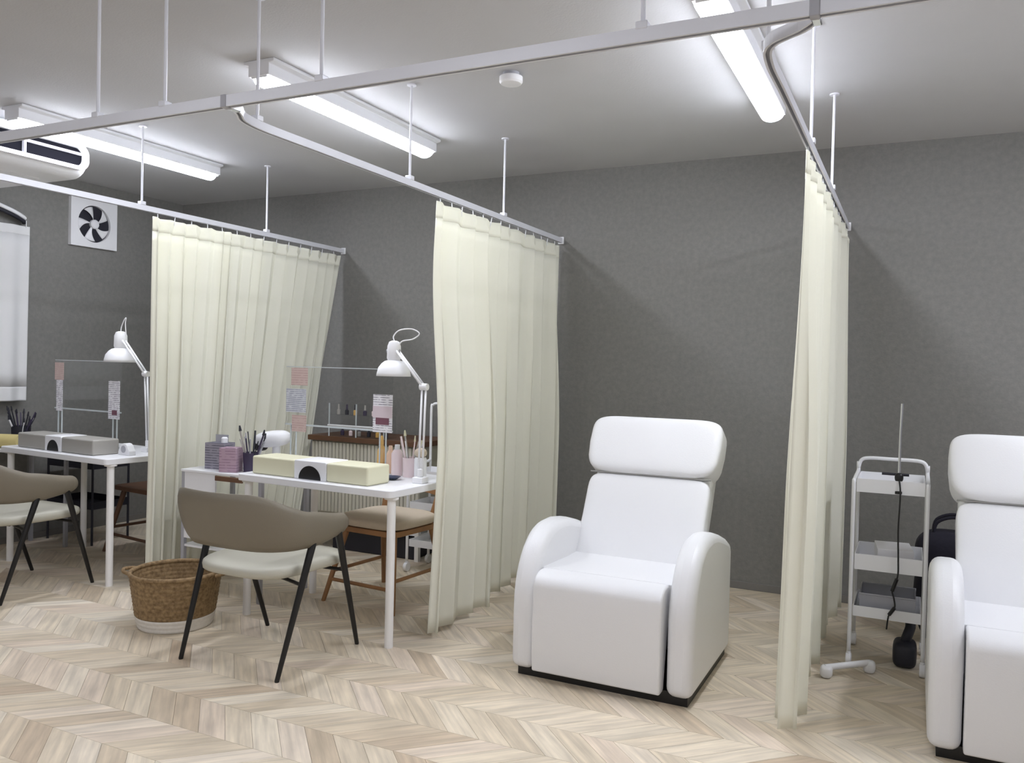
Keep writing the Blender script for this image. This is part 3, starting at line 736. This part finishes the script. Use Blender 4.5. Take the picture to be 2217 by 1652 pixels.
ac = armchair((-2.588, 2.882, 0), 0.0, 'taupe leather armchair with black legs beside the woven basket')
dup(ac, (-4.545, 2.975, 0), 0.0, 'taupe leather armchair with black legs at the table with the grey hand rest')

# ================================================================== WOODEN CHAIRS behind the tables
def wood_chair(loc, rz, label, wood, pad):
    t = thing('wooden_chair', label, 'chair', loc, rz)
    if pad:
        bm = B(); cushion(bm, 0.46, 0.44, 0.075, 0.55, 0.5, 40, 14, (0, 0, 0.452)); new('seat', bm, M_BEIGE, t, smooth=True)
        bm = B(); extr(bm, rr(-0.20, 0.20, -0.19, 0.19, 0.06), 'z', 0.388, 0.418); new('seat_frame', bm, wood, t, bevel=0.004)
    else:
        bm = B(); extr(bm, rr(-0.225, 0.225, -0.21, 0.21, 0.05), 'z', 0.42, 0.45); new('seat', bm, wood, t, bevel=0.006)
    for sx in (-1, 1):
        bm = B(); tube(bm, [(sx*0.245, -0.245, 0), (sx*0.165, -0.15, 0.40 if pad else 0.42)], [0.012, 0.018], 12); new('leg', bm, wood, t, smooth='auto')
        bm = B(); tube(bm, [(sx*0.23, 0.25, 0), (sx*0.17, 0.165, 0.42), (sx*0.185, 0.20, 0.54), (sx*0.19, 0.235, 0.64)], [0.012, 0.018, 0.015, 0.012], 12); new('leg', bm, wood, t, smooth='auto')
        bm = B(); tube(bm, [(sx*0.212, -0.205, 0.165), (sx*0.21, 0.215, 0.165)], 0.010, 10); new('stretcher', bm, wood, t, smooth='auto')
    bm = B(); tube(bm, [(-0.22, -0.215, 0.12), (0.22, -0.215, 0.12)], 0.010, 10); new('stretcher', bm, wood, t, smooth='auto')
    bm = B(); pts = catmull([(-0.19, 0.225, 0.60), (-0.1, 0.25, 0.61), (0, 0.26, 0.615), (0.1, 0.25, 0.61), (0.19, 0.225, 0.60)], 6)
    rows = [[bm.verts.new(p+Vector((0, dy, dz))) for dy, dz in ((-0.008, -0.04), (0.008, -0.04), (0.014, 0.04), (-0.002, 0.04))] for p in pts]
    for a, b in zip(rows, rows[1:]):
        for k in range(4): bm.faces.new((a[k], a[(k+1) % 4], b[(k+1) % 4], b[k]))
    bm.faces.new(rows[0][::-1]); bm.faces.new(rows[-1]); new('back_rail', bm, wood, t, bevel=0.004)
    return t
wood_chair((-2.635, 3.86, 0), radians(-5), 'oak chair with a beige padded seat behind the table with the cream hand rest', M_WOOD, True)
wood_chair((-4.62, 4.02, 0), radians(-8), 'dark wooden chair behind the table with the grey hand rest', M_WOODD, False)

# ================================================================== BASKET
t = thing('basket', 'round woven basket with white base and side handles on the floor', 'basket', (-3.27, 2.955, 0))
def weave(z0, z1, r0, r1, nr, seg=72, ph=0):
    bm = B(); rows = []
    for j in range(nr*4+1):
        v = j/(nr*4); z = z0+(z1-z0)*v; r = r0+(r1-r0)*v
        rows.append([bm.verts.new(((r+0.004*abs(sin(pi*v*nr))*(0.6+0.4*cos(k*pi+int(v*nr)*pi)))*cos(2*pi*k/seg), (r+0.004*abs(sin(pi*v*nr))*(0.6+0.4*cos(k*pi+int(v*nr)*pi)))*sin(2*pi*k/seg), z)) for k in range(seg)])
    for a, b in zip(rows, rows[1:]):
        for k in range(seg): bm.faces.new((a[k], a[(k+1) % seg], b[(k+1) % seg], b[k]))
    return bm
bm = weave(0.0, 0.062, 0.172, 0.186, 3); lathe(bm, [(0.001, 0.002), (0.172, 0.002)], 72, cap0=False, cap1=False); o = new('white_base', bm, M_WICKW, t, smooth=True, recalc=False)
md = o.modifiers.new('s', 'SOLIDIFY'); md.thickness = 0.008; md.offset = -1
bm = weave(0.062, 0.262, 0.186, 0.214, 10); o = new('woven_side', bm, M_WICK, t, smooth=True, recalc=False)
md = o.modifiers.new('s', 'SOLIDIFY'); md.thickness = 0.008; md.offset = -1
bm = B(); tube(bm, [(0.212*cos(2*pi*k/48), 0.212*sin(2*pi*k/48), 0.264) for k in range(48)], 0.011, 8, closed=True); new('rim', bm, M_WICK, t, smooth=True)
for a in (radians(205), radians(25)):
    c, s = cos(a), sin(a)
    pts = [(0.214*c-0.055*s, 0.214*s+0.055*c, 0.255), (0.245*c-0.04*s, 0.245*s+0.04*c, 0.262), (0.262*c, 0.262*s, 0.264), (0.245*c+0.04*s, 0.245*s-0.04*c, 0.262), (0.214*c+0.055*s, 0.214*s-0.055*c, 0.255)]
    bm = B(); tube(bm, catmull(pts, 5), 0.009, 8); new('handle', bm, M_WICK, t, smooth=True)

# ================================================================== CARTS
def tray(bm, x0, x1, y0, y1, z0, z1, th=0.003):
    box(bm, x0, x1, y0, y1, z0, z0+th)
    box(bm, x0, x1, y0, y0+th, z0+th, z1); box(bm, x0, x1, y1-th, y1, z0+th, z1)
    box(bm, x0, x0+th, y0+th, y1-th, z0+th, z1); box(bm, x1-th, x1, y0+th, y1-th, z0+th, z1)
    return bm
def cart(loc, w, d, trays, ztop, zh, label, rz=0, wide=False):
    t = thing('utility_cart', label, 'cart', loc, rz)
    x0, x1, y0, y1 = -w/2, w/2, 0, d
    for z0, z1 in trays:
        bm = B(); tray(bm, x0+0.012, x1-0.012, y0+0.004, y1-0.012, z0, z1); new('tray', bm, M_PLASTW, t)
    for x in (x0, x1):
        bm = B(); tube(bm, catmull([(x, y0, 0.065), (x, y0, ztop*0.5), (x, y0, ztop-0.03), (x, y0+0.02, ztop+0.005), (x, y0+0.10, ztop+0.012), (x, y1-0.03, ztop+0.02), (x, y1, ztop+0.03)], 6), 0.009, 10); new('front_post', bm, M_PLASTW, t, smooth=True)
    bm = B(); tube(bm, catmull([(x0, y1, 0.065), (x0, y1, ztop), (x0, y1, zh-0.05), (x0+0.012, y1, zh-0.012), (x0+0.05, y1, zh), (0, y1, zh), (x1-0.05, y1, zh), (x1-0.012, y1, zh-0.012), (x1, y1, zh-0.05), (x1, y1, ztop), (x1, y1, 0.065)], 6), 0.009, 10); new('handle_frame', bm, M_PLASTW, t, smooth=True)
    for x in (x0, x1):
        for y in (y0, y1):
            bm = B(); tube(bm, [(x-0.012, y, 0.029), (x+0.012, y, 0.029)], 0.029, 18); tube(bm, [(x, y, 0.03), (x, y, 0.068)], 0.010, 10); new('caster', bm, M_PLASTW, t, smooth='auto', bevel=0.004)
    return t
cart((-0.088, 4.03, 0), 0.30, 0.33, [(0.79, 0.85), (0.44, 0.51), (0.228, 0.275)], 0.83, 0.915, 'white three-tier wheeled cart with a rounded push handle')
# things on and around that cart
t = thing('clamp_stand', 'thin chrome rod with a black clamp standing on the wheeled cart', 'stand', (-0.055, 4.06, 0.793))
bm = B(); lathe(bm, [(0.03, 0), (0.03, 0.012), (0.012, 0.018)], 20); new('foot', bm, M_BLACK, t, smooth='auto')
bm = B(); tube(bm, [(0, 0, 0.015), (0, 0, 0.26), (0.004, 0, 0.40)], [0.007, 0.005, 0.006], 10); new('rod', bm, M_CHROME, t, smooth='auto')
bm = B(); cushion(bm, 0.036, 0.034, 0.042, 0.8, 0.8, 20, 12, (0, -0.012, 0.072)); new('clamp_knob', bm, M_BLACK, t, smooth=True)
bm = B(); tube(bm, [(-0.07, 0, 0.084), (0.04, 0, 0.084)], 0.006, 8); new('clamp_bar', bm, M_DARK, t, smooth='auto')
cpts = catmull([(0.002, -0.03, 0.06), (0.008, -0.045, 0.0), (0.004, -0.047, -0.15), (0.008, -0.047, -0.28), (0.008, -0.047, -0.36), (-0.012, -0.047, -0.42), (-0.004, -0.047, -0.46), (0.0, -0.047, -0.50), (-0.022, -0.047, -0.535), (-0.03, -0.047, -0.60)], 6)
bm = B(); tube(bm, cpts, 0.0035, 8); o = new('cable', bm, M_BLACK, t, smooth=True)
for a, b in ((cpts[25], cpts[31]), (cpts[42], cpts[48])):
    bm = B(); tube(bm, [a, (a+b)/2, b], 0.008, 8); new('cable_switch', bm, M_BLACK, o, smooth='auto')
tag(new('paper_stack', box(B(), -0.075, 0.075, -0.10, 0.10, 0, 0.088), M_PAPER, loc=(-0.07, 4.20, 0.4435), rot=(0, 0, radians(6)), bevel=0.003), 'pale stack of paper on the middle tier of the wheeled cart', 'paper')
t = thing('storage_box', 'open clear grey storage box on the lowest tier of the wheeled cart', 'box', (-0.088, 4.19, 0.2315))
bm = B(); tray(bm, -0.115, 0.115, -0.11, 0.11, 0, 0.09, 0.003); new('body', bm, M_PLASTG, t)
bm = B(); tube(bm, [(-0.115, -0.11, 0.09), (0.115, -0.11, 0.09), (0.115, 0.11, 0.09), (-0.115, 0.11, 0.09)], 0.004, 6, closed=True); new('rim', bm, M_PLASTG, t)
t = thing('foot_pump', 'black foot pedal device standing under the wheeled cart', 'device', (-0.01, 4.16, 0))
bm = B(); cushion(bm, 0.10, 0.15, 0.115, 0.5, 0.5, 28, 14, (0, 0, 0.0585)); new('body', bm, M_DARK, t, smooth=True)
bm = B(); tube(bm, catmull([(0.0, 0, 0.11), (0.01, 0.0, 0.14), (0.02, 0.02, 0.17), (0.02, 0.05, 0.19)], 5), 0.022, 10); new('hose', bm, M_DARK, t, smooth=True)
t = thing('bag', 'dark navy fabric bag between the wheeled cart and a recliner', 'bag', (0.19, 4.62, 0))
def fb(p):
    p = p.copy(); p.x += 0.012*sin(p.z*22); p.y += 0.01*sin(p.z*17+1); return p
bm = B(); cushion(bm, 0.34, 0.20, 0.56, 0.5, 0.5, 36, 20, (0, 0, 0.28), fn=fb); new('body', bm, M_NAVYF, t, smooth=True)
for y in (-0.05, 0.05):
    bm = B(); tube(bm, catmull([(-0.09, y, 0.53), (-0.075, y, 0.60), (0, y, 0.63), (0.075, y, 0.60), (0.09, y, 0.53)], 5), 0.008, 8); new('handle', bm, M_NAVYF, t, smooth=True)
t = thing('floor_stand_foot', 'white tubular stand foot on wheels poking out from the curtain beside the wheeled cart', 'stand', (0, 0, 0))
bm = B(); tube(bm, [(-0.318, 3.81, 0.045), (-0.15, 3.972, 0.045)], 0.014, 12); new('bar', bm, M_PLASTW, t, smooth='auto')
for p in ((-0.312, 3.816), (-0.148, 3.974)):
    bm = B(); cushion(bm, 0.052, 0.052, 0.056, 0.7, 0.7, 20, 12, (p[0], p[1], 0.028)); new('wheel', bm, M_PLASTW, t, smooth=True)

# stall with the cream hand rest: side cart, its boxes, cabinet, racks, second cart
t = thing('side_table', 'small white side table between the wide curtain and the table with the cream hand rest', 'table', (-3.44, 3.60, 0))
bm = B(); box(bm, -0.30, 0.30, -0.2, 0.2, 0.675, 0.69); new('top', bm, M_TABLE, t, bevel=0.003)
bm = B(); box(bm, -0.03, 0.17, -0.21, -0.2, 0.645, 0.672); new('drawer_edge', bm, M_WOODD, t, bevel=0.002)
bm = B(); box(bm, -0.285, -0.04, -0.195, -0.185, 0.30, 0.675); new('side_panel', bm, M_TABLE, t)
for x in (-0.285, 0.285):
    for y in (-0.185, 0.185):
        bm = B(); box(bm, x-0.011, x+0.011, y-0.011, y+0.011, 0, 0.675); new('leg', bm, M_PLASTG, t)
bm = B(); box(bm, -0.29, 0.29, -0.19, 0.19, 0.25, 0.262); new('shelf', bm, M_TABLE, t)
t = thing('carton', 'grey printed carton with an open top flap beside a pink carton', 'box', (-3.575, 3.53, 0.6905), radians(8))
bm = B(); box(bm, -0.065, 0.065, -0.05, 0.05, 0, 0.15); new('body', bm, M_BOXG, t, bevel=0.002)
bm = B(); box(bm, -0.066, 0.02, 0.046, 0.049, 0.15, 0.19); new('flap', bm, M_PLASTG, t)
bm = B(); lathe(bm, [(0.018, 0.15), (0.018, 0.175), (0.012, 0.182)], 18, (0.03, 0, 0)); new('cap', bm, M_PLASTW, t, smooth='auto')
tag(new('carton', box(B(), -0.05, 0.05, -0.045, 0.045, 0, 0.135), M_BOXP, loc=(-3.43, 3.47, 0.6905), rot=(0, 0, radians(20)), bevel=0.002), 'pink printed carton beside a grey carton', 'box')
def holder(loc, label, hmat, items, r=0.04, h=0.10):
    t = thing('tool_holder', label, 'tool holder', loc)
    bm = B(); lathe(bm, [(r*0.9, 0), (r, h), (r-0.003, h), (r*0.9-0.003, 0.004)], 24, cap1=True); new('cup', bm, hmat, t, smooth='auto')
    for i, (x, y, l, lx, ly, rad, mt, tip) in enumerate(items):
        bm = B(); tube(bm, [(x*0.4, y*0.4, 0.006), (x+lx*0.6, y+ly*0.6, l*0.7), (x+lx, y+ly, l)], [rad*0.8, rad, rad*0.9], 8); o = new('tool', bm, mt, t, smooth='auto')
        if tip:
            bm = B(); tube(bm, [(x+lx, y+ly, l), (x+lx*1.1, y+ly*1.1, l+0.03)], [rad*1.5, rad*0.7], 8); new('brush_tip', bm, tip, o, smooth='auto')
    return t
rn = random.Random(5)
def tools(n, l0, l1, mats, spread=0.05, tips=(None,)):
    return [(0.022*cos(i*2.4), 0.022*sin(i*2.4), rn.uniform(l0, l1), spread*cos(i*2.4)+rn.uniform(-.01, .01), spread*0.6*sin(i*2.4), rn.uniform(0.003, 0.006), rn.choice(mats), rn.choice(tips)) for i in range(n)]
holder((-3.33, 3.52, 0.6905), 'cup crowded with dark nail brushes and files beside the pink carton', M_PURPLE, tools(11, 0.17, 0.235, [M_PURPLE, M_DARK, M_PLASTG, M_BOTTLE], 0.06, (None, M_DARK, M_PLASTG)), 0.045, 0.11)
# nail lamp on the hand rest
t = thing('nail_lamp', 'white oval nail-curing lamp with a black mouth on the small white side table', 'nail lamp', (-3.31, 3.70, 0.6905), radians(12))
bm = B(); cushion(bm, 0.22, 0.13, 0.095, 0.75, 0.85, 36, 16, (0, 0, 0.175), mx=Matrix.Rotation(radians(-8), 4, 'Y')); new('shell', bm, M_PLASTW, t, smooth=True)
bm = B(); cushion(bm, 0.07, 0.10, 0.06, 0.8, 0.8, 24, 12, (-0.10, 0, 0.130)); new('mouth', bm, M_BLACK, t, smooth=True)
bm = B(); lathe(bm, [(0.05, 0), (0.05, 0.012), (0.025, 0.03), (0.022, 0.14)], 24); new('stand', bm, M_PLASTW, t, smooth='auto')
# right end of that table
def bottle(loc, prof, material, cap, capmat, label):
    t = thing('bottle', label, 'bottle', loc)
    bm = B(); lathe(bm, prof, 20); new('body', bm, material, t, smooth='auto')
    bm = B(); lathe(bm, cap, 16); new('cap', bm, capmat, t, smooth='auto')
    return t
bottle(on(T2, R2, 0.075, 0.165), [(0.024, 0), (0.026, 0.02), (0.022, 0.12), (0.010, 0.15)], M_AMBER, [(0.011, 0.15), (0.009, 0.19), (0.004, 0.20)], M_AMBER, 'amber cone-shaped bottle behind the cream hand rest')
bottle(on(T2, R2, 0.13, 0.17), [(0.024, 0), (0.026, 0.02), (0.024, 0.10), (0.012, 0.125)], M_PEACH, [(0.012, 0.125), (0.010, 0.15)], M_PEACH, 'peach bottle beside the amber cone-shaped bottle')
bottle(on(T2, R2, 0.185, 0.155), [(0.028, 0), (0.030, 0.01), (0.030, 0.115), (0.018, 0.135)], M_PINKW, [(0.014, 0.135), (0.014, 0.16)], M_PLASTW, 'pale pink bottle between the peach bottle and the white brush cup')
holder(on(T2, R2, 0.272, 0.155), 'white cup holding clear brushes and cream puffs at the end of the table', M_PINKW, tools(8, 0.15, 0.215, [M_PLASTW, M_BOTTLE, M_PINKW], 0.045, (None, M_CREAM)), 0.042, 0.10)
t = thing('cotton_jar', 'clear jar with a cream cotton ball beside the white brush cup', 'jar', on(T2, R2, 0.355, 0.125))
bm = B(); lathe(bm, [(0.03, 0), (0.032, 0.01), (0.032, 0.10), (0.026, 0.11)], 24); new('body', bm, M_PLASTW, t, smooth='auto')
bm = B(); cushion(bm, 0.062, 0.062, 0.05, 0.9, 0.9, 24, 12, (0, 0, 0.132)); new('cotton', bm, M_BEIGE, t, smooth=True)
t = thing('dish', 'small navy dish on the corner of the table with the cream hand rest', 'dish', on(T2, R2, 0.262, 0.012))
bm = B(); lathe(bm, [(0.022, 0), (0.040, 0.012), (0.046, 0.016), (0.040, 0.013), (0.02, 0.004)], 28, cap1=True); new('bowl', bm, M_NAVY, t, smooth='auto')
bm = B(); lathe(bm, [(0.02, 0.0035), (0.02, 0.006)], 16); new('pad', bm, M_DARK, t)

# cabinet with ribbed front by the back wall
t = thing('cabinet', 'low white cabinet with ribbed front and brown wooden top by the back wall', 'cabinet', (-3.38, 4.64, 0))
bm = B(); box(bm, -0.47, 0.47, -0.02, 0.44, 0.765, 0.80); new('top', bm, M_WOODD, t, bevel=0.003)
bm = B(); box(bm, -0.45, 0.45, 0.012, 0.43, 0.25, 0.765); new('body', bm, M_CABB, t)
for i in range(30):
    x = -0.45+0.9*(i+0.5)/30
    bm = B(); box(bm, x-0.011, x+0.011, 0.0, 0.012, 0.27, 0.755); new('rib', bm, M_RIB, t)
for x in (-0.43, 0.43):
    for y in (0.03, 0.41):
        bm = B(); box(bm, x-0.015, x+0.015, y-0.015, y+0.015, 0, 0.25); new('leg', bm, M_LEGW, t)
bm = B(); box(bm, -0.45, 0.45, 0.02, 0.42, 0.17, 0.182); new('shelf', bm, M_TABLE, t)
tag(new('storage_case', box(B(), -0.34, 0.34, -0.14, 0.14, 0, 0.155), M_DARK, loc=(-3.33, 4.83, 0), bevel=0.008), 'long black case on the floor under the low white cabinet', 'case')
t = thing('bottle_rack', 'clear acrylic rack with a white rail on the wooden cabinet top', 'rack', (-3.42, 4.72, 0.80))
bm = B(); tube(bm, [(-0.26, -0.09, 0.075), (0.22, -0.09, 0.075)], 0.008, 10); new('rail', bm, M_PLASTW, t, smooth='auto')
for x in (-0.25, -0.02, 0.21):
    bm = B(); box(bm, x-0.003, x+0.003, -0.09, 0.06, 0.0, 0.23); new('side_panel', bm, M_ACRYL, t)
    bm = B(); box(bm, x-0.004, x+0.004, -0.094, -0.088, 0.0, 0.23); new('panel_edge', bm, M_ACRE, t)
for z in (0.0, 0.145):
    bm = B(); box(bm, -0.25, 0.21, -0.085, 0.06, z, z+0.004); new('tier', bm, M_ACRYL, t)
for i in range(12):
    x = -0.225+0.036*i+(0.01 if i > 5 else 0); z = 0.0045 if i % 2 else 0.1495
    cols = [M_BOTTLE, M_PURPLE, M_DARK, M_PINKW, M_AMBER]
    q = thing('nail_polish_bottle', 'tiny %s nail polish bottle on the %s tier of the acrylic rack' % (('clear grey', 'dark purple', 'black', 'pale pink', 'amber')[i % 5], ('upper', 'lower')[i % 2]), 'bottle', (-3.42+x, 4.70, 0.80+z), 0, 'polish bottles in the acrylic rack')
    bm = B(); lathe(bm, [(0.013, 0), (0.014, 0.03), (0.007, 0.036)], 12); new('glass', bm, cols[i % 5], q, smooth='auto')
    bm = B(); lathe(bm, [(0.0075, 0.036), (0.006, 0.072)], 10); new('cap', bm, cols[(i*2) % 3], q, smooth='auto')
cart((-2.70, 4.42, 0), 0.34, 0.26, [(0.60, 0.645), (0.40, 0.445), (0.16, 0.205)], 0.66, 1.06, 'white wheeled cart with a tall rounded handle behind the table with the cream hand rest')

# stall with the grey hand rest: small things
t = thing('tape_dispenser', 'small white tape dispenser at the end of the grey hand rest', 'tape dispenser', on(T1, R1, 0.435, -0.09), R1)
prof = [(-0.05, 0), (-0.05, 0.02)]+[(-0.0+0.042*cos(radians(a)), 0.035+0.036*sin(radians(a))) for a in range(170, 9, -20)]+[(0.055, 0.025), (0.055, 0)]
bm = B(); extr(bm, prof, 'y', -0.022, 0.022); new('body', bm, M_PLASTW, t, smooth='auto', bevel=0.003)
bm = B(); tube(bm, [(0, -0.0245, 0.036), (0, 0.0245, 0.036)], 0.021, 20); new('tape_roll', bm, M_PLASTG, t, smooth='auto')
t = thing('side_table', 'small white side table with grey legs under the window curtain', 'table', (-5.415, 3.58, 0))
bm = B(); box(bm, -0.20, 0.20, -0.22, 0.20, 0.68, 0.70); new('top', bm, M_TABLE, t, bevel=0.003)
for x in (-0.185, 0.185):
    for y in (-0.205, 0.185):
        bm = B(); box(bm, x-0.011, x+0.011, y-0.011, y+0.011, 0, 0.68); new('leg', bm, M_PLASTG, t)
holder((-5.47, 3.60, 0.7005), 'dark cup crowded with purple-black brushes near the window curtain', M_DARK, tools(16, 0.15, 0.24, [M_PURPLE, M_DARK, M_DARK, M_PLASTW], 0.085, (None, M_DARK)), 0.06, 0.13)
t = thing('towel_roll', 'rolled ochre towel on the small side table under the window curtain', 'towel', (-5.36, 3.43, 0.7005), radians(20))
bm = B(); tube(bm, [(-0.10, 0, 0.046), (-0.098, 0, 0.046), (0.098, 0, 0.046), (0.10, 0, 0.046)], [0.038, 0.045, 0.045, 0.038], 24); new('roll', bm, M_YELLOW, t, smooth='auto')
bm = B(); sp = [(0.1015+0*i, (0.006+0.0016*i)*cos(i*0.6), 0.046+(0.006+0.0016*i)*sin(i*0.6)) for i in range(20)]
sp2 = [(-x, y, z) for x, y, z in sp]; tube(bm, sp2, 0.002, 6); new('spiral_edge', bm, M_CREAM, t, smooth=True)
t = thing('stool', 'low white padded stool behind the table with the grey hand rest', 'stool', (-4.62, 4.50, 0))
bm = B(); cushion(bm, 0.34, 0.34, 0.07, 0.6, 0.9, 36, 12, (0, 0, 0.30)); new('seat', bm, M_LEATH, t, smooth=True)
bm = B(); lathe(bm, [(0.13, 0.248), (0.13, 0.272)], 24); new('seat_plate', bm, M_DARK, t, smooth='auto')
bm = B(); tube(bm, [(0, 0, 0.03), (0, 0, 0.25)], 0.025, 14); new('column', bm, M_CHROME, t, smooth='auto')
for k in range(5):
    a = radians(72*k); bm = B(); tube(bm, [(0, 0, 0.06), (0.17*cos(a), 0.17*sin(a), 0.045), (0.17*cos(a), 0.17*sin(a), 0.0)], [0.014, 0.011, 0.014], 10); new('leg', bm, M_DARK, t, smooth='auto')
t = thing('wall_shelf_cart', 'low dark tray trolley under the window curtain', 'cart', (-5.34, 4.02, 0))
for z in (0.53, 0.25):
    bm = B(); tray(bm, -0.24, 0.24, -0.15, 0.15, z, z+0.05); new('tray', bm, M_DARK, t)
for x in (-0.235, 0.235):
    for y in (-0.145, 0.145):
        bm = B(); tube(bm, [(x, y, 0), (x, y, 0.60)], 0.008, 8); new('post', bm, M_DARK, t, smooth='auto')
for i in range(4):
    q = thing('polish_bottle', 'short white bottle standing in the dark tray trolley', 'bottle', (-5.47+0.085*i, 3.98+0.02*(i % 2), 0.5335), 0, 'bottles in the dark tray trolley')
    bm = B(); lathe(bm, [(0.022, 0), (0.024, 0.05), (0.012, 0.065)], 14); new('body', bm, M_PLASTW, q, smooth='auto')
    bm = B(); lathe(bm, [(0.011, 0.065), (0.010, 0.10)], 12); new('cap', bm, M_DARK, q, smooth='auto')
# lamp cords hanging behind the table end
t = thing('power_cord', 'tangled white and brown power cord hanging behind the table with the cream hand rest', 'cord', (0, 0, 0))
bm = B(); tube(bm, catmull([(-2.14, 3.84, 0.70), (-2.13, 3.84, 0.55), (-2.14, 3.82, 0.4), (-2.13, 3.83, 0.28), (-2.15, 3.80, 0.16), (-2.14, 3.82, 0.08), (-2.18, 3.80, 0.006), (-2.24, 3.86, 0.006)], 6), 0.0045, 8); new('wire', bm, M_PLASTG, t, smooth=True)
bm = B(); tube(bm, catmull([(-2.15, 3.82, 0.26), (-2.17, 3.81, 0.2), (-2.145, 3.82, 0.12), (-2.18, 3.80, 0.06), (-2.16, 3.81, 0.02)], 6), 0.006, 8); new('plug_wire', bm, M_WOODD, t, smooth=True)

# move every Empty that still sits at the origin to the base of its thing
bpy.context.view_layer.update()
for o in list(bpy.data.objects):
    if o.type == 'EMPTY' and o.parent is None and o.location.length < 1e-6 and o.children:
        pts = [c.matrix_world @ Vector(b) for c in o.children if c.type == 'MESH' for b in c.bound_box]
        lo = [min(p[i] for p in pts) for i in range(3)]; hi = [max(p[i] for p in pts) for i in range(3)]
        base = Vector(((lo[0]+hi[0])/2, (lo[1]+hi[1])/2, lo[2]))
        o.location = base
        for c in o.children: c.location = c.location-base
